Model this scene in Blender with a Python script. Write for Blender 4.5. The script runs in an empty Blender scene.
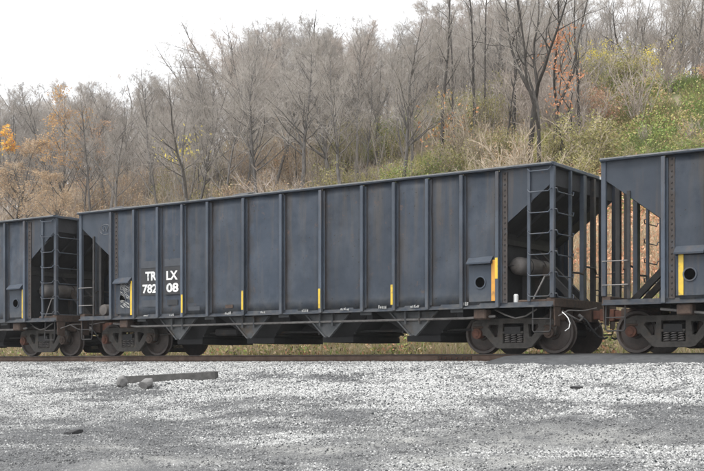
import bpy, bmesh, math, random
import numpy as np
from mathutils import Vector, Matrix

R = math.radians
SC = bpy.context.scene
COL = SC.collection

# ------------------------------------------------------------------ camera, sky, sun, exposure
CAM_Y, CAM_Z = -24.66, -0.21
cam = bpy.data.cameras.new('camera')
cam.lens = 59.83
cam.sensor_width = 36
cam.shift_y = 0.181
cam.clip_end = 3000
cam_o = bpy.data.objects.new('camera', cam)
COL.objects.link(cam_o)
cam_o.location = (0, CAM_Y, CAM_Z)
cam_o.rotation_euler = (R(90), 0, R(35.06))
SC.camera = cam_o

SUN_EL, SUN_AZ = 60.0, 200.0          # azimuth measured clockwise from +Y
world = bpy.data.worlds.new('World')
SC.world = world
world.use_nodes = True
nt = world.node_tree
nt.nodes.clear()
w_out = nt.nodes.new('ShaderNodeOutputWorld')
w_bg = nt.nodes.new('ShaderNodeBackground')
w_sky = nt.nodes.new('ShaderNodeTexSky')
w_sky.sky_type = 'NISHITA'
w_sky.sun_disc = False
w_sky.sun_elevation = R(SUN_EL)
w_sky.sun_rotation = R(SUN_AZ)
w_sky.dust_density = 4.0
w_hsv = nt.nodes.new('ShaderNodeHueSaturation')
w_hsv.inputs['Saturation'].default_value = 0.12
w_mix = nt.nodes.new('ShaderNodeMix')
w_mix.data_type = 'RGBA'
w_mix.inputs[0].default_value = 0.72
w_mix.inputs[7].default_value = (7.4, 7.55, 7.8, 1)      # even overcast cloud
nt.links.new(w_sky.outputs[0], w_hsv.inputs['Color'])
nt.links.new(w_hsv.outputs[0], w_mix.inputs[6])
nt.links.new(w_mix.outputs[2], w_bg.inputs[0])
w_bg.inputs[1].default_value = 0.125
nt.links.new(w_bg.outputs[0], w_out.inputs[0])

sun = bpy.data.lights.new('sun', 'SUN')
sun.energy = 1.2
sun.angle = R(25)
sun.color = (1.0, 0.97, 0.92)
sun_o = bpy.data.objects.new('sun', sun)
COL.objects.link(sun_o)
sd = Vector((math.sin(R(SUN_AZ)) * math.cos(R(SUN_EL)), math.cos(R(SUN_AZ)) * math.cos(R(SUN_EL)), math.sin(R(SUN_EL))))
sun_o.rotation_euler = sd.to_track_quat('Z', 'Y').to_euler()
sun_o.location = (-30, -40, 60)

SC.view_settings.view_transform = 'Standard'
SC.view_settings.look = 'None'
SC.view_settings.exposure = 1.15
SC.view_settings.gamma = 1

# ------------------------------------------------------------------ helpers
F, CX, HZ = 1170.0, 352.0, 363.0
CT, ST = 0.8187, 0.5745


def at(u, n):
    """world x of the point seen at photo column u, n metres in front of the camera across the track"""
    r = (u - CX) / F
    return n * (r * CT - ST) / (CT + ST * r)


def zat(u, v, n):
    r = (u - CX) / F
    d = n / (ST * r + CT)
    return (HZ - v) * d / F + CAM_Z


def column(x, y):
    n = y - CAM_Y
    return CX + F * (x * CT + n * ST) / (-x * ST + n * CT)


def depth(x, y):
    return -x * ST + (y - CAM_Y) * CT


class MB:
    def __init__(s):
        s.v, s.f = [], []

    def box(s, x0, x1, y0, y1, z0, z1):
        b = len(s.v)
        s.v += [(x0, y0, z0), (x1, y0, z0), (x1, y1, z0), (x0, y1, z0), (x0, y0, z1), (x1, y0, z1), (x1, y1, z1), (x0, y1, z1)]
        s.f += [tuple(b + i for i in q) for q in ((0, 3, 2, 1), (4, 5, 6, 7), (0, 1, 5, 4), (1, 2, 6, 5), (2, 3, 7, 6), (3, 0, 4, 7))]
        return s

    def prism(s, poly, a0, a1, axis='y'):
        """poly: outline in the other two axes (x,z for y; y,z for x), simple polygon"""
        b = len(s.v)
        n = len(poly)
        for a in (a0, a1):
            for p, q in poly:
                s.v.append((p, a, q) if axis == 'y' else ((a, p, q) if axis == 'x' else (p, q, a)))
        s.f.append(tuple(range(b, b + n)))
        s.f.append(tuple(range(b + 2 * n - 1, b + n - 1, -1)))
        for i in range(n):
            j = (i + 1) % n
            s.f.append((b + i, b + n + i, b + n + j, b + j))
        return s

    def tube(s, pts, r, n=8, caps=True):
        pts = [Vector(p) for p in pts]
        b = len(s.v)
        rr = r if isinstance(r, (list, tuple)) else [r] * len(pts)
        prev = None
        for i, p in enumerate(pts):
            d = (pts[min(i + 1, len(pts) - 1)] - pts[max(i - 1, 0)]).normalized()
            if prev is None:
                a = d.cross(Vector((0, 0, 1)))
                if a.length < 1e-3:
                    a = d.cross(Vector((1, 0, 0)))
            else:
                a = prev - d * prev.dot(d)
            a.normalize()
            prev = a
            c = d.cross(a)
            for k in range(n):
                t = 2 * math.pi * k / n
                s.v.append(tuple(p + (a * math.cos(t) + c * math.sin(t)) * rr[i]))
        for i in range(len(pts) - 1):
            for k in range(n):
                k2 = (k + 1) % n
                s.f.append((b + i * n + k, b + i * n + k2, b + (i + 1) * n + k2, b + (i + 1) * n + k))
        if caps:
            s.f.append(tuple(b + k for k in range(n - 1, -1, -1)))
            e = b + (len(pts) - 1) * n
            s.f.append(tuple(e + k for k in range(n)))
        return s

    def lathe(s, prof, c=(0, 0, 0), axis='y', n=32):
        """prof: (radius, offset along axis)"""
        b = len(s.v)
        for r, a in prof:
            for k in range(n):
                t = 2 * math.pi * k / n
                p, q = r * math.cos(t), r * math.sin(t)
                o = (p, a, q) if axis == 'y' else ((a, p, q) if axis == 'x' else (p, q, a))
                s.v.append((c[0] + o[0], c[1] + o[1], c[2] + o[2]))
        for i in range(len(prof) - 1):
            for k in range(n):
                k2 = (k + 1) % n
                s.f.append((b + i * n + k, b + i * n + k2, b + (i + 1) * n + k2, b + (i + 1) * n + k))
        s.f.append(tuple(b + k for k in range(n)))
        e = b + (len(prof) - 1) * n
        s.f.append(tuple(e + k for k in range(n - 1, -1, -1)))
        return s

    def quad(s, a, b_, c, d):
        b = len(s.v)
        s.v += [tuple(a), tuple(b_), tuple(c), tuple(d)]
        s.f.append((b, b + 1, b + 2, b + 3))
        return s

    def build(s, name, mat, parent=None, smooth=False, bevel=0):
        me = bpy.data.meshes.new(name)
        me.from_pydata(s.v, [], s.f)
        bm = bmesh.new()
        bm.from_mesh(me)
        bmesh.ops.recalc_face_normals(bm, faces=bm.faces)
        if bevel:
            es = [e for e in bm.edges if len(e.link_faces) == 2 and e.calc_face_angle() > 0.6]
            bmesh.ops.bevel(bm, geom=es, offset=bevel, segments=1, affect='EDGES')
        bm.to_mesh(me)
        bm.free()
        if smooth:
            me.polygons.foreach_set('use_smooth', [True] * len(me.polygons))
            me.set_sharp_from_angle(angle=R(40))
        me.materials.append(mat)
        return link(name, me, parent)


def link(name, me, parent=None):
    o = bpy.data.objects.new(name, me)
    COL.objects.link(o)
    if parent:
        o.parent = parent
    return o


def tag(o, label=None, cat=None, group=None, kind=None):
    if label: o['label'] = label
    if cat: o['category'] = cat
    if group: o['group'] = group
    if kind: o['kind'] = kind
    return o


def empty(name, loc=(0, 0, 0), parent=None):
    o = bpy.data.objects.new(name, None)
    o.location = loc
    o.empty_display_size = 0.3
    COL.objects.link(o)
    if parent:
        o.parent = parent
    return o


def fast_mesh(name, verts, faces, mat, cols=None, smooth=False):
    """verts (N,3), faces (M,k) numpy arrays"""
    me = bpy.data.meshes.new(name)
    verts = np.asarray(verts, np.float32)
    faces = np.asarray(faces, np.int32)
    k = faces.shape[1]
    me.vertices.add(len(verts))
    me.vertices.foreach_set('co', verts.ravel())
    me.loops.add(faces.size)
    me.loops.foreach_set('vertex_index', faces.ravel())
    me.polygons.add(len(faces))
    me.polygons.foreach_set('loop_start', np.arange(0, faces.size, k, dtype=np.int32))
    if smooth:
        me.polygons.foreach_set('use_smooth', np.ones(len(faces), bool))
    me.update(calc_edges=True)
    if cols is not None:
        a = me.color_attributes.new('tint', 'FLOAT_COLOR', 'POINT')
        c = np.ones((len(verts), 4), np.float32)
        c[:, :3] = cols
        a.data.foreach_set('color', c.ravel())
    me.materials.append(mat)
    return me


# ------------------------------------------------------------------ value noise (numpy)
def vnoise(x, y, seed=0):
    x = np.asarray(x, float); y = np.asarray(y, float)
    xi = np.floor(x).astype(np.int64); yi = np.floor(y).astype(np.int64)
    fx = x - xi; fy = y - yi
    fx = fx * fx * (3 - 2 * fx); fy = fy * fy * (3 - 2 * fy)

    def h(a, b):
        n = (a * 374761393 + b * 668265263 + seed * 974711) & 0xffffffff
        n = ((n ^ (n >> 13)) * 1274126177) & 0xffffffff
        return ((n ^ (n >> 16)) & 0xffff) / 65535.0
    return (h(xi, yi) * (1 - fx) + h(xi + 1, yi) * fx) * (1 - fy) + (h(xi, yi + 1) * (1 - fx) + h(xi + 1, yi + 1) * fx) * fy


def fbm(x, y, seed=0, o=4):
    t = 0; a = 0.5; s = 0
    for i in range(o):
        t = t + a * vnoise(x, y, seed + i * 17); s += a
        x = np.asarray(x) * 2.03 + 5.1; y = np.asarray(y) * 2.03 + 1.7; a *= 0.5
    return t / s


# ------------------------------------------------------------------ materials
class NT:
    def __init__(s, name):
        s.m = bpy.data.materials.new(name)
        s.m.use_nodes = True
        s.t = s.m.node_tree
        s.b = s.t.nodes['Principled BSDF']
        s.out = s.t.nodes['Material Output']

    def n(s, typ, **kw):
        nd = s.t.nodes.new(typ)
        for k, v in kw.items():
            setattr(nd, k, v)
        return nd

    def l(s, a, b):
        s.t.links.new(a, b)

    def coord(s, which='Object'):
        if which == 'World':
            return s.n('ShaderNodeNewGeometry').outputs['Position']
        return s.n('ShaderNodeTexCoord').outputs[which]

    def noise(s, vec, scale, detail=4, rough=0.55, stretch=None):
        if stretch:
            mp = s.n('ShaderNodeMapping')
            mp.inputs['Scale'].default_value = stretch
            s.l(vec, mp.inputs['Vector'])
            vec = mp.outputs[0]
        nz = s.n('ShaderNodeTexNoise')
        nz.inputs['Scale'].default_value = scale
        nz.inputs['Detail'].default_value = detail
        nz.inputs['Roughness'].default_value = rough
        s.l(vec, nz.inputs['Vector'])
        return nz.outputs['Fac']

    def ramp(s, fac, a, b, lo=0.0, hi=1.0):
        r = s.n('ShaderNodeMapRange')
        r.inputs['From Min'].default_value = a
        r.inputs['From Max'].default_value = b
        r.inputs['To Min'].default_value = lo
        r.inputs['To Max'].default_value = hi
        s.l(fac, r.inputs['Value'])
        return r.outputs[0]

    def mix(s, fac, a, b):
        m = s.n('ShaderNodeMix', data_type='RGBA')
        for sock, v in ((m.inputs[0], fac), (m.inputs[6], a), (m.inputs[7], b)):
            if isinstance(v, (int, float)):
                sock.default_value = v
            elif isinstance(v, tuple):
                sock.default_value = (*v, 1)
            else:
                s.l(v, sock)
        return m.outputs[2]

    def math(s, op, a, b=0.0):
        m = s.n('ShaderNodeMath', operation=op)
        for sock, v in ((m.inputs[0], a), (m.inputs[1], b)):
            if isinstance(v, (int, float)):
                sock.default_value = v
            else:
                s.l(v, sock)
        return m.outputs[0]

    def bump(s, h, strength, dist=0.02):
        b = s.n('ShaderNodeBump')
        b.inputs['Strength'].default_value = strength
        b.inputs['Distance'].default_value = dist
        s.l(h, b.inputs['Height'])
        s.l(b.outputs[0], s.b.inputs['Normal'])

    def done(s, color, rough=0.7, metal=0.0, spec=0.5):
        if isinstance(color, tuple):
            s.b.inputs['Base Color'].default_value = (*color, 1)
        else:
            s.l(color, s.b.inputs['Base Color'])
        if isinstance(rough, (int, float)):
            s.b.inputs['Roughness'].default_value = rough
        else:
            s.l(rough, s.b.inputs['Roughness'])
        s.b.inputs['Metallic'].default_value = metal
        s.b.inputs['Specular IOR Level'].default_value = spec
        return s.m


def m_paint(name, a, b, rust=0.5, rustc=(0.085, 0.062, 0.045)):
    t = NT(name)
    c = t.coord()
    info = t.n('ShaderNodeObjectInfo')
    base = t.mix(t.ramp(t.noise(c, 0.9, 5), 0.35, 0.65), a, b)
    # faded vertical water streaks
    st = t.noise(c, 1.0, 4, 0.6, stretch=(5.5, 5.5, 0.35))
    base = t.mix(t.ramp(st, 0.52, 0.72, 0, rust), base, rustc)
    # chalky patches
    base = t.mix(t.ramp(t.noise(c, 2.2, 6, 0.65), 0.55, 0.8, 0, 0.35), base, (a[0] * 1.7, a[1] * 1.7, a[2] * 1.65))
    # grey dust thrown up along the sill
    sp = t.n('ShaderNodeSeparateXYZ'); t.l(c, sp.inputs[0])
    low = t.ramp(sp.outputs[2], 1.05, 1.5, 1, 0)
    base = t.mix(t.math('MULTIPLY', low, t.ramp(t.noise(c, 6, 5), 0.4, 0.7, 0.05, 0.55)), base, (0.12, 0.115, 0.105))
    # small chips down to dark primer and rust freckles
    base = t.mix(t.ramp(t.noise(c, 14, 3, 0.5), 0.70, 0.74, 0, 0.8), base, (0.03, 0.026, 0.024))
    base = t.mix(t.ramp(t.noise(c, 3.3, 8, 0.75), 0.64, 0.72, 0, rust), base, (0.11, 0.06, 0.035))
    v = t.ramp(info.outputs['Random'], 0, 1, 0.82, 1.18)
    hv = t.n('ShaderNodeHueSaturation'); t.l(v, hv.inputs['Value']); t.l(base, hv.inputs['Color'])
    t.bump(t.noise(c, 9, 5), 0.12, 0.02)
    return t.done(hv.outputs[0], t.ramp(t.noise(c, 4, 4), 0.3, 0.7, 0.42, 0.7), 0.0, 0.45)


def m_grime(name, a, b, scale=6, rough=0.8, bump=0.25, c3=None):
    t = NT(name)
    c = t.coord()
    base = t.mix(t.ramp(t.noise(c, scale, 6, 0.65), 0.35, 0.68), a, b)
    if c3:
        base = t.mix(t.ramp(t.noise(c, scale * 0.45, 5, 0.7), 0.55, 0.68), base, c3)
    t.bump(t.noise(c, scale * 4, 5), bump, 0.02)
    return t.done(base, rough)


def m_panel():
    t = NT('weathered side sheet')
    c = t.coord()
    info = t.n('ShaderNodeObjectInfo')
    uv = t.n('ShaderNodeUVMap', uv_map='sheet')
    sp = t.n('ShaderNodeSeparateXYZ'); t.l(uv.outputs[0], sp.inputs[0])
    fx, fz = sp.outputs[0], sp.outputs[1]
    base = t.mix(t.ramp(t.noise(c, 0.8, 5), 0.35, 0.65), (0.021, 0.031, 0.047), (0.031, 0.042, 0.060))
    # rust-brown water streaks, strongest under the chord, fading downwards
    st = t.noise(c, 1.0, 5, 0.6, stretch=(4.5, 4.5, 0.28))
    fade = t.ramp(fz, 0.15, 1.0, 0.25, 1.0)
    base = t.mix(t.math('MULTIPLY', fade, t.ramp(st, 0.49, 0.68, 0, 0.68)), base, (0.085, 0.070, 0.053))
    base = t.mix(t.ramp(t.noise(c, 1.4, 6, 0.65, stretch=(1, 1, 0.6)), 0.50, 0.72, 0, 0.6), base, (0.064, 0.077, 0.096))
    # dirt collected along the edges by the posts
    wob = t.math('MULTIPLY', t.ramp(t.noise(c, 3.0, 5, 0.7, stretch=(1, 1, 0.5)), 0.3, 0.7, 0.4, 1.5), 0.12)
    eL = t.ramp(t.math('DIVIDE', fx, wob), 0.4, 2.0, 0.95, 0)
    base = t.mix(eL, base, (0.028, 0.022, 0.018))
    eR = t.ramp(t.math('DIVIDE', t.math('SUBTRACT', 1.0, fx), wob), 0.2, 0.7, 0.7, 0)
    base = t.mix(eR, base, (0.045, 0.037, 0.031))
    # dusty foot
    low = t.math('MULTIPLY', t.ramp(fz, 0.0, 0.13, 1, 0), t.ramp(t.noise(c, 6, 5), 0.35, 0.7, 0.05, 0.6))
    base = t.mix(low, base, (0.13, 0.125, 0.115))
    # chips, dots and rust freckles
    base = t.mix(t.ramp(t.noise(c, 13, 2, 0.5), 0.70, 0.72, 0, 0.9), base, (0.022, 0.019, 0.018))
    base = t.mix(t.ramp(t.noise(c, 3.1, 9, 0.75), 0.60, 0.68, 0, 0.6), base, (0.105, 0.066, 0.044))
    v = t.ramp(info.outputs['Random'], 0, 1, 0.80, 1.18)
    hv = t.n('ShaderNodeHueSaturation'); t.l(v, hv.inputs['Value']); t.l(base, hv.inputs['Color'])
    t.bump(t.noise(c, 9, 5), 0.12, 0.02)
    return t.done(hv.outputs[0], t.ramp(t.noise(c, 4, 4), 0.3, 0.7, 0.34, 0.75), 0.0, 0.42)


PANEL = m_panel()
PAINT = m_paint('weathered slate paint', (0.023, 0.032, 0.047), (0.032, 0.042, 0.057), 0.45)
POST = m_paint('post slate paint', (0.058, 0.073, 0.096), (0.032, 0.041, 0.055), 0.55)
DARK = m_grime('grimy black steel', (0.014, 0.014, 0.015), (0.034, 0.032, 0.031), 4, 0.75, 0.2, (0.05, 0.036, 0.027))
UNDER = m_grime('sooty hopper steel', (0.014, 0.014, 0.015), (0.026, 0.026, 0.028), 3, 0.85)
CHUTE = m_grime('dusty grey steel', (0.05, 0.055, 0.06), (0.095, 0.098, 0.10), 5, 0.75, 0.2, (0.07, 0.055, 0.042))
RUST = m_grime('dark rust', (0.045, 0.030, 0.023), (0.085, 0.055, 0.040), 12, 0.85, 0.4, (0.03, 0.027, 0.026))
SPLICE = m_grime('grimy splice plate', (0.040, 0.032, 0.028), (0.060, 0.050, 0.046), 6, 0.8, 0.3, (0.050, 0.054, 0.062))
REDRUST = m_grime('red rust', (0.13, 0.05, 0.03), (0.07, 0.035, 0.025), 10, 0.85, 0.4)
CAST = m_grime('dusty cast steel', (0.038, 0.035, 0.032), (0.080, 0.073, 0.065), 7, 0.85, 0.3, (0.075, 0.055, 0.042))
WHEEL = m_grime('brown wheel steel', (0.032, 0.024, 0.021), (0.070, 0.053, 0.044), 5, 0.55, 0.15, (0.028, 0.025, 0.024))
TANKM = m_grime('dusty tank paint', (0.085, 0.082, 0.082), (0.16, 0.14, 0.125), 4, 0.7, 0.1, (0.09, 0.075, 0.065))
ROD = m_grime('grey worn rod', (0.22, 0.21, 0.20), (0.12, 0.11, 0.105), 8, 0.6)
HOSE = NT('black rubber').done((0.012, 0.012, 0.013), 0.6)
YELLOW = m_grime('yellow reflective tape', (0.68, 0.46, 0.035), (0.55, 0.37, 0.05), 9, 0.45, 0.05, (0.30, 0.21, 0.06))
ORANGE = m_grime('orange reflective tape', (0.68, 0.32, 0.035), (0.56, 0.27, 0.05), 9, 0.45, 0.05, (0.32, 0.16, 0.05))
LIP_SHEEN = m_grime('pale painted sky sheen', (0.13, 0.135, 0.14), (0.21, 0.21, 0.205), 9, 0.6, 0.1, (0.08, 0.085, 0.09))  # pale tone stands for sky reflected on the chord's top edge
WHITE = m_grime('stencil white', (0.72, 0.73, 0.72), (0.55, 0.55, 0.54), 14, 0.6, 0.05)
LETTER = m_grime('worn white lettering', (0.80, 0.80, 0.78), (0.66, 0.66, 0.65), 10, 0.6, 0.05, (0.30, 0.31, 0.32))
CHALK = m_grime('faint chalk', (0.20, 0.205, 0.21), (0.09, 0.10, 0.115), 30, 0.8, 0.05, (0.05, 0.06, 0.08))
PALE = m_grime('worn stencil', (0.40, 0.40, 0.38), (0.12, 0.125, 0.13), 16, 0.7, 0.05)
PATCH = m_grime('black stencil panel', (0.016, 0.017, 0.019), (0.030, 0.031, 0.034), 5, 0.6, 0.05)
FADED = m_grime('faded grey stencil panel', (0.036, 0.041, 0.050), (0.052, 0.058, 0.068), 5, 0.6, 0.05)
BLACK = NT('hole black').done((0.002, 0.002, 0.002), 1.0, 0, 0.0)


def m_rail():
    t = NT('rusty rail')
    c = t.coord()
    base = t.mix(t.ramp(t.noise(c, 5, 6), 0.35, 0.65), (0.075, 0.046, 0.032), (0.13, 0.085, 0.062))
    sp = t.n('ShaderNodeSeparateXYZ'); t.l(c, sp.inputs[0])
    top = t.ramp(sp.outputs[2], -0.028, -0.010)
    base = t.mix(top, base, (0.045, 0.043, 0.042))
    t.bump(t.noise(c, 30, 4), 0.2)
    return t.done(base, 0.7)


RAIL = m_rail()
TIE = m_grime('weathered tie timber', (0.06, 0.05, 0.042), (0.12, 0.105, 0.09), 8, 0.9, 0.4)


def m_ground():
    t = NT('gravel yard and leaf litter')
    c = t.coord('World')
    sp = t.n('ShaderNodeSeparateXYZ'); t.l(c, sp.inputs[0])
    # yard fines: pale grey limestone and dark coal dust in long streaks
    at_s = t.n('ShaderNodeAttribute', attribute_name='stain').outputs['Fac']
    at_f = t.n('ShaderNodeAttribute', attribute_name='fines').outputs['Fac']
    sv = t.math('ADD', at_s, t.ramp(t.noise(c, 5.0, 8, 0.75), 0.25, 0.75, -0.6, 0.6))
    yard = t.mix(t.ramp(sv, -0.9, 0.7), (0.088, 0.089, 0.091), (0.36, 0.36, 0.35))
    yard = t.mix(t.math('MULTIPLY', at_f, t.ramp(t.noise(c, 1.6, 7, 0.7), 0.35, 0.62)), yard, (0.36, 0.357, 0.335))
    yard = t.mix(t.ramp(t.noise(c, 40, 5, 0.75), 0.42, 0.60, 0.6, 0), yard, (0.07, 0.072, 0.076))
    yard = t.mix(t.ramp(t.noise(c, 60, 4, 0.7), 0.57, 0.66, 0, 0.85), yard, (0.56, 0.56, 0.545))
    # hillside leaf litter and grass
    lit = t.mix(t.ramp(t.noise(c, 0.6, 7, 0.7), 0.35, 0.65), (0.26, 0.205, 0.155), (0.38, 0.315, 0.245))
    lit = t.mix(t.ramp(t.noise(c, 5, 5, 0.7), 0.45, 0.7), lit, (0.10, 0.075, 0.055))
    grass = t.mix(t.ramp(t.noise(c, 1.2, 7, 0.7), 0.35, 0.65), (0.075, 0.115, 0.035), (0.20, 0.195, 0.080))
    gx = t.ramp(sp.outputs[0], -26.0, -15.0)
    gn = t.ramp(t.noise(c, 0.22, 5), 0.36, 0.52)
    near = t.ramp(sp.outputs[1], 40, 26)
    hill = t.mix(t.math('MULTIPLY', t.math('MULTIPLY', gx, gn), near), lit, grass)
    base = t.mix(t.ramp(sp.outputs[1], 1.5, 3.5), yard, hill)
    t.bump(t.noise(c, 26, 5, 0.7), 0.6, 0.05)
    return t.done(base, 0.95, 0, 0.2)


GROUND = m_ground()


def m_stone():
    t = NT('crushed limestone')
    info = t.n('ShaderNodeObjectInfo')
    c = t.coord('World')
    rnd = info.outputs['Random']
    st = t.mix(t.ramp(rnd, 0, 1), (0.26, 0.26, 0.255), (0.66, 0.66, 0.645))
    st = t.mix(t.ramp(rnd, 0.74, 0.76), st, (0.15, 0.152, 0.155))
    st = t.mix(t.ramp(rnd, 0.89, 0.90), st, (0.045, 0.05, 0.052))
    at_s = t.n('ShaderNodeAttribute', attribute_name='stain', attribute_type='INSTANCER').outputs['Fac']
    hs = t.math('MULTIPLY', t.math('SUBTRACT', t.math('FRACT', t.math('MULTIPLY', rnd, 37.0)), 0.5), 1.5)
    sv = t.math('ADD', at_s, hs)
    st = t.mix(t.ramp(sv, 0.15, -0.9, 0, 0.86), st, (0.105, 0.106, 0.108))
    return t.done(st, 0.9, 0, 0.25)


STONE = m_stone()
ASPHALT = m_grime('worn asphalt', (0.048, 0.050, 0.053), (0.085, 0.088, 0.092), 6, 0.85, 0.3, (0.06, 0.063, 0.067))
SLAB = m_grime('old dark timber', (0.045, 0.044, 0.042), (0.095, 0.092, 0.088), 6, 0.9, 0.3)
ROCK = m_grime('grey rock', (0.20, 0.195, 0.19), (0.11, 0.108, 0.105), 6, 0.9, 0.5)
COAL = m_grime('coal', (0.012, 0.012, 0.013), (0.03, 0.03, 0.032), 20, 0.55, 0.5)


def m_bark(name, a, b, scale=7):
    t = NT(name)
    info = t.n('ShaderNodeObjectInfo')
    c = t.coord()
    base = t.mix(t.ramp(t.noise(c, scale, 6, 0.7, stretch=(1, 1, 0.25)), 0.35, 0.65), a, b)
    v = t.ramp(info.outputs['Random'], 0, 1, 0.75, 1.25)
    hv = t.n('ShaderNodeHueSaturation'); t.l(v, hv.inputs['Value']); t.l(base, hv.inputs['Color'])
    return t.done(hv.outputs[0], 0.95, 0, 0.15)


BARK_GREY = m_bark('grey bark', (0.085, 0.079, 0.073), (0.18, 0.168, 0.158))
BARK_DARK = m_bark('dark furrowed bark', (0.040, 0.036, 0.032), (0.085, 0.077, 0.070))
TWIG_GREY = m_bark('grey brown twigs', (0.32, 0.292, 0.26), (0.42, 0.387, 0.352))
TWIG_RED = m_bark('reddish twigs', (0.345, 0.295, 0.255), (0.445, 0.385, 0.34))
TWIG_UNDER = m_bark('undergrowth stems', (0.17, 0.148, 0.128), (0.27, 0.24, 0.21), 0.4)
TWIG_TAN = m_bark('tan twigs', (0.38, 0.31, 0.23), (0.50, 0.43, 0.34))
SNAG = m_bark('bleached snag', (0.34, 0.27, 0.20), (0.48, 0.41, 0.33))


def m_leaf():
    t = NT('leaf tint')
    a = t.n('ShaderNodeVertexColor', layer_name='tint')
    info = t.n('ShaderNodeObjectInfo')
    v = t.ramp(info.outputs['Random'], 0, 1, 0.85, 1.15)
    hv = t.n('ShaderNodeHueSaturation'); t.l(v, hv.inputs['Value']); t.l(a.outputs['Color'], hv.inputs['Color'])
    tr = t.n('ShaderNodeBsdfTranslucent'); t.l(hv.outputs[0], tr.inputs[0])
    mx = t.n('ShaderNodeMixShader'); mx.inputs[0].default_value = 0.35
    t.done(hv.outputs[0], 0.7, 0, 0.2)
    t.l(t.b.outputs[0], mx.inputs[1]); t.l(tr.outputs[0], mx.inputs[2]); t.l(mx.outputs[0], t.out.inputs[0])
    return t.m


LEAF = m_leaf()

# ------------------------------------------------------------------ terrain
def hill_s(x):
    return np.interp(x, [-130, -85, -60, -35, -22], [0.50, 0.60, 0.74, 0.92, 1.0])


def gz(x, y):
    x = np.asarray(x, float); y = np.asarray(y, float)
    front = np.interp(y, [-120, -60, -24, -15, -12.7, -10.7, -7.7, -4.7, -1.9, -0.95], [-1.9, -1.8, -1.68, -1.56, -1.45, -1.30, -0.95, -0.56, -0.235, -0.185])
    rough = (fbm(x * 0.8, y * 0.8, 3, 5) - 0.5) * 0.16 + (fbm(x * 0.25, y * 0.5, 9, 3) - 0.5) * 0.18
    rough = rough + (fbm(x * 1.6, y * 2.2, 13, 4) - 0.5) * 0.11
    front = front + rough * np.clip((-1.3 - y) / 2.0, 0, 1)
    front = front + 0.16 * np.exp(-((x + 16.2) / 1.6) ** 2 - ((y + 3.6) / 0.7) ** 2) - 0.05 * np.exp(-((x + 15.0) / 2.5) ** 2 - ((y + 6.3) / 0.5) ** 2)
    h = np.interp(y, [1.0, 2.2, 3.2, 4.5, 27, 45, 90, 160, 400], [-0.185, -0.45, -0.45, -0.15, 12.25, 15.6, 23, 27, 28])
    hill = np.where(h > 0, h * hill_s(x), h)
    hill = hill + (fbm(x * 0.16, y * 0.16, 21, 4) - 0.5) * np.clip((y - 5) / 5, 0, 1) * 1.5
    return np.where(y < -0.95, front, np.where(y < 1.0, -0.185, hill))


def find_n(u, v):
    """distance across the track at which the yard surface shows at photo point (u, v)"""
    best, bn = 1e9, 20
    for n in np.arange(10, 24, 0.05):
        x = at(u, n)
        z = float(gz(x, n + CAM_Y))
        vv = HZ - (z - CAM_Z) * F / depth(x, n + CAM_Y)
        if abs(vv - v) < best:
            best, bn = abs(vv - v), n
    return bn


def on_ground(u, v):
    n = find_n(u, v)
    x = at(u, n)
    return x, n + CAM_Y, float(gz(x, n + CAM_Y))



# worn and dirty patches of the yard: below 0 coal dust, above 0 clean limestone
BLOBS = [(290, 388, 62, 11, 0.75), (60, 405, 90, 10, 0.6), (395, 397, 70, 9, 0.55), (560, 393, 100, 8, 0.45), (30, 370, 60, 6, 0.35), (640, 380, 60, 8, 0.35), (170, 420, 70, 5, 0.35),
         (255, 376, 48, 3.2, -1.3), (335, 379, 42, 5, -0.9), (420, 377, 60, 5, -0.7), (35, 431, 46, 4.5, -1.3), (262, 413, 32, 4, -1.1), (322, 431, 42, 3.2, -1.1), (600, 421, 110, 7, -0.7),
         (480, 440, 90, 9, -0.7), (640, 441, 80, 8, -0.8), (60, 457, 70, 4, -0.7), (560, 462, 80, 5, -0.6), (225, 447, 40, 4, -0.6), (120, 392, 50, 3, -0.5)]
FINES = [(170, 461, 75, 5), (310, 450, 55, 8), (405, 440, 60, 8), (100, 447, 40, 4), (560, 440, 130, 14), (480, 462, 120, 6)]


def photo_uv(x, y, z):
    return column(x, y), HZ - (z - CAM_Z) * F / np.maximum(depth(x, y), 1)


def stain_field(x, y):
    u, v = photo_uv(x, y, gz(x, y))
    s_ = (fbm(x * 0.55, y * 1.1, 41, 6) - 0.5) * 3.6 + (fbm(x * 2.3, y * 3.2, 43, 4) - 0.5) * 2.4 + np.interp(y, [-11, -8, -6.2, -4, -1], [-0.55, -0.35, 0.15, 0.36, 0.36])
    f_ = np.zeros_like(s_)
    for bu, bv, ru, rv, a in BLOBS:
        s_ = s_ + a * np.exp(-((u - bu) / ru) ** 2 - ((v - bv - 0.03 * (u - bu)) / rv) ** 2)
    for bu, bv, ru, rv in FINES:
        f_ = np.maximum(f_, np.exp(-((u - bu) / ru) ** 2 - ((v - bv) / rv) ** 2))
    ok = (y < -0.9) & (y > -20)
    return np.where(ok, np.clip(s_, -1, 1), 0.0), np.where(ok, f_, 0.0)


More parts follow.
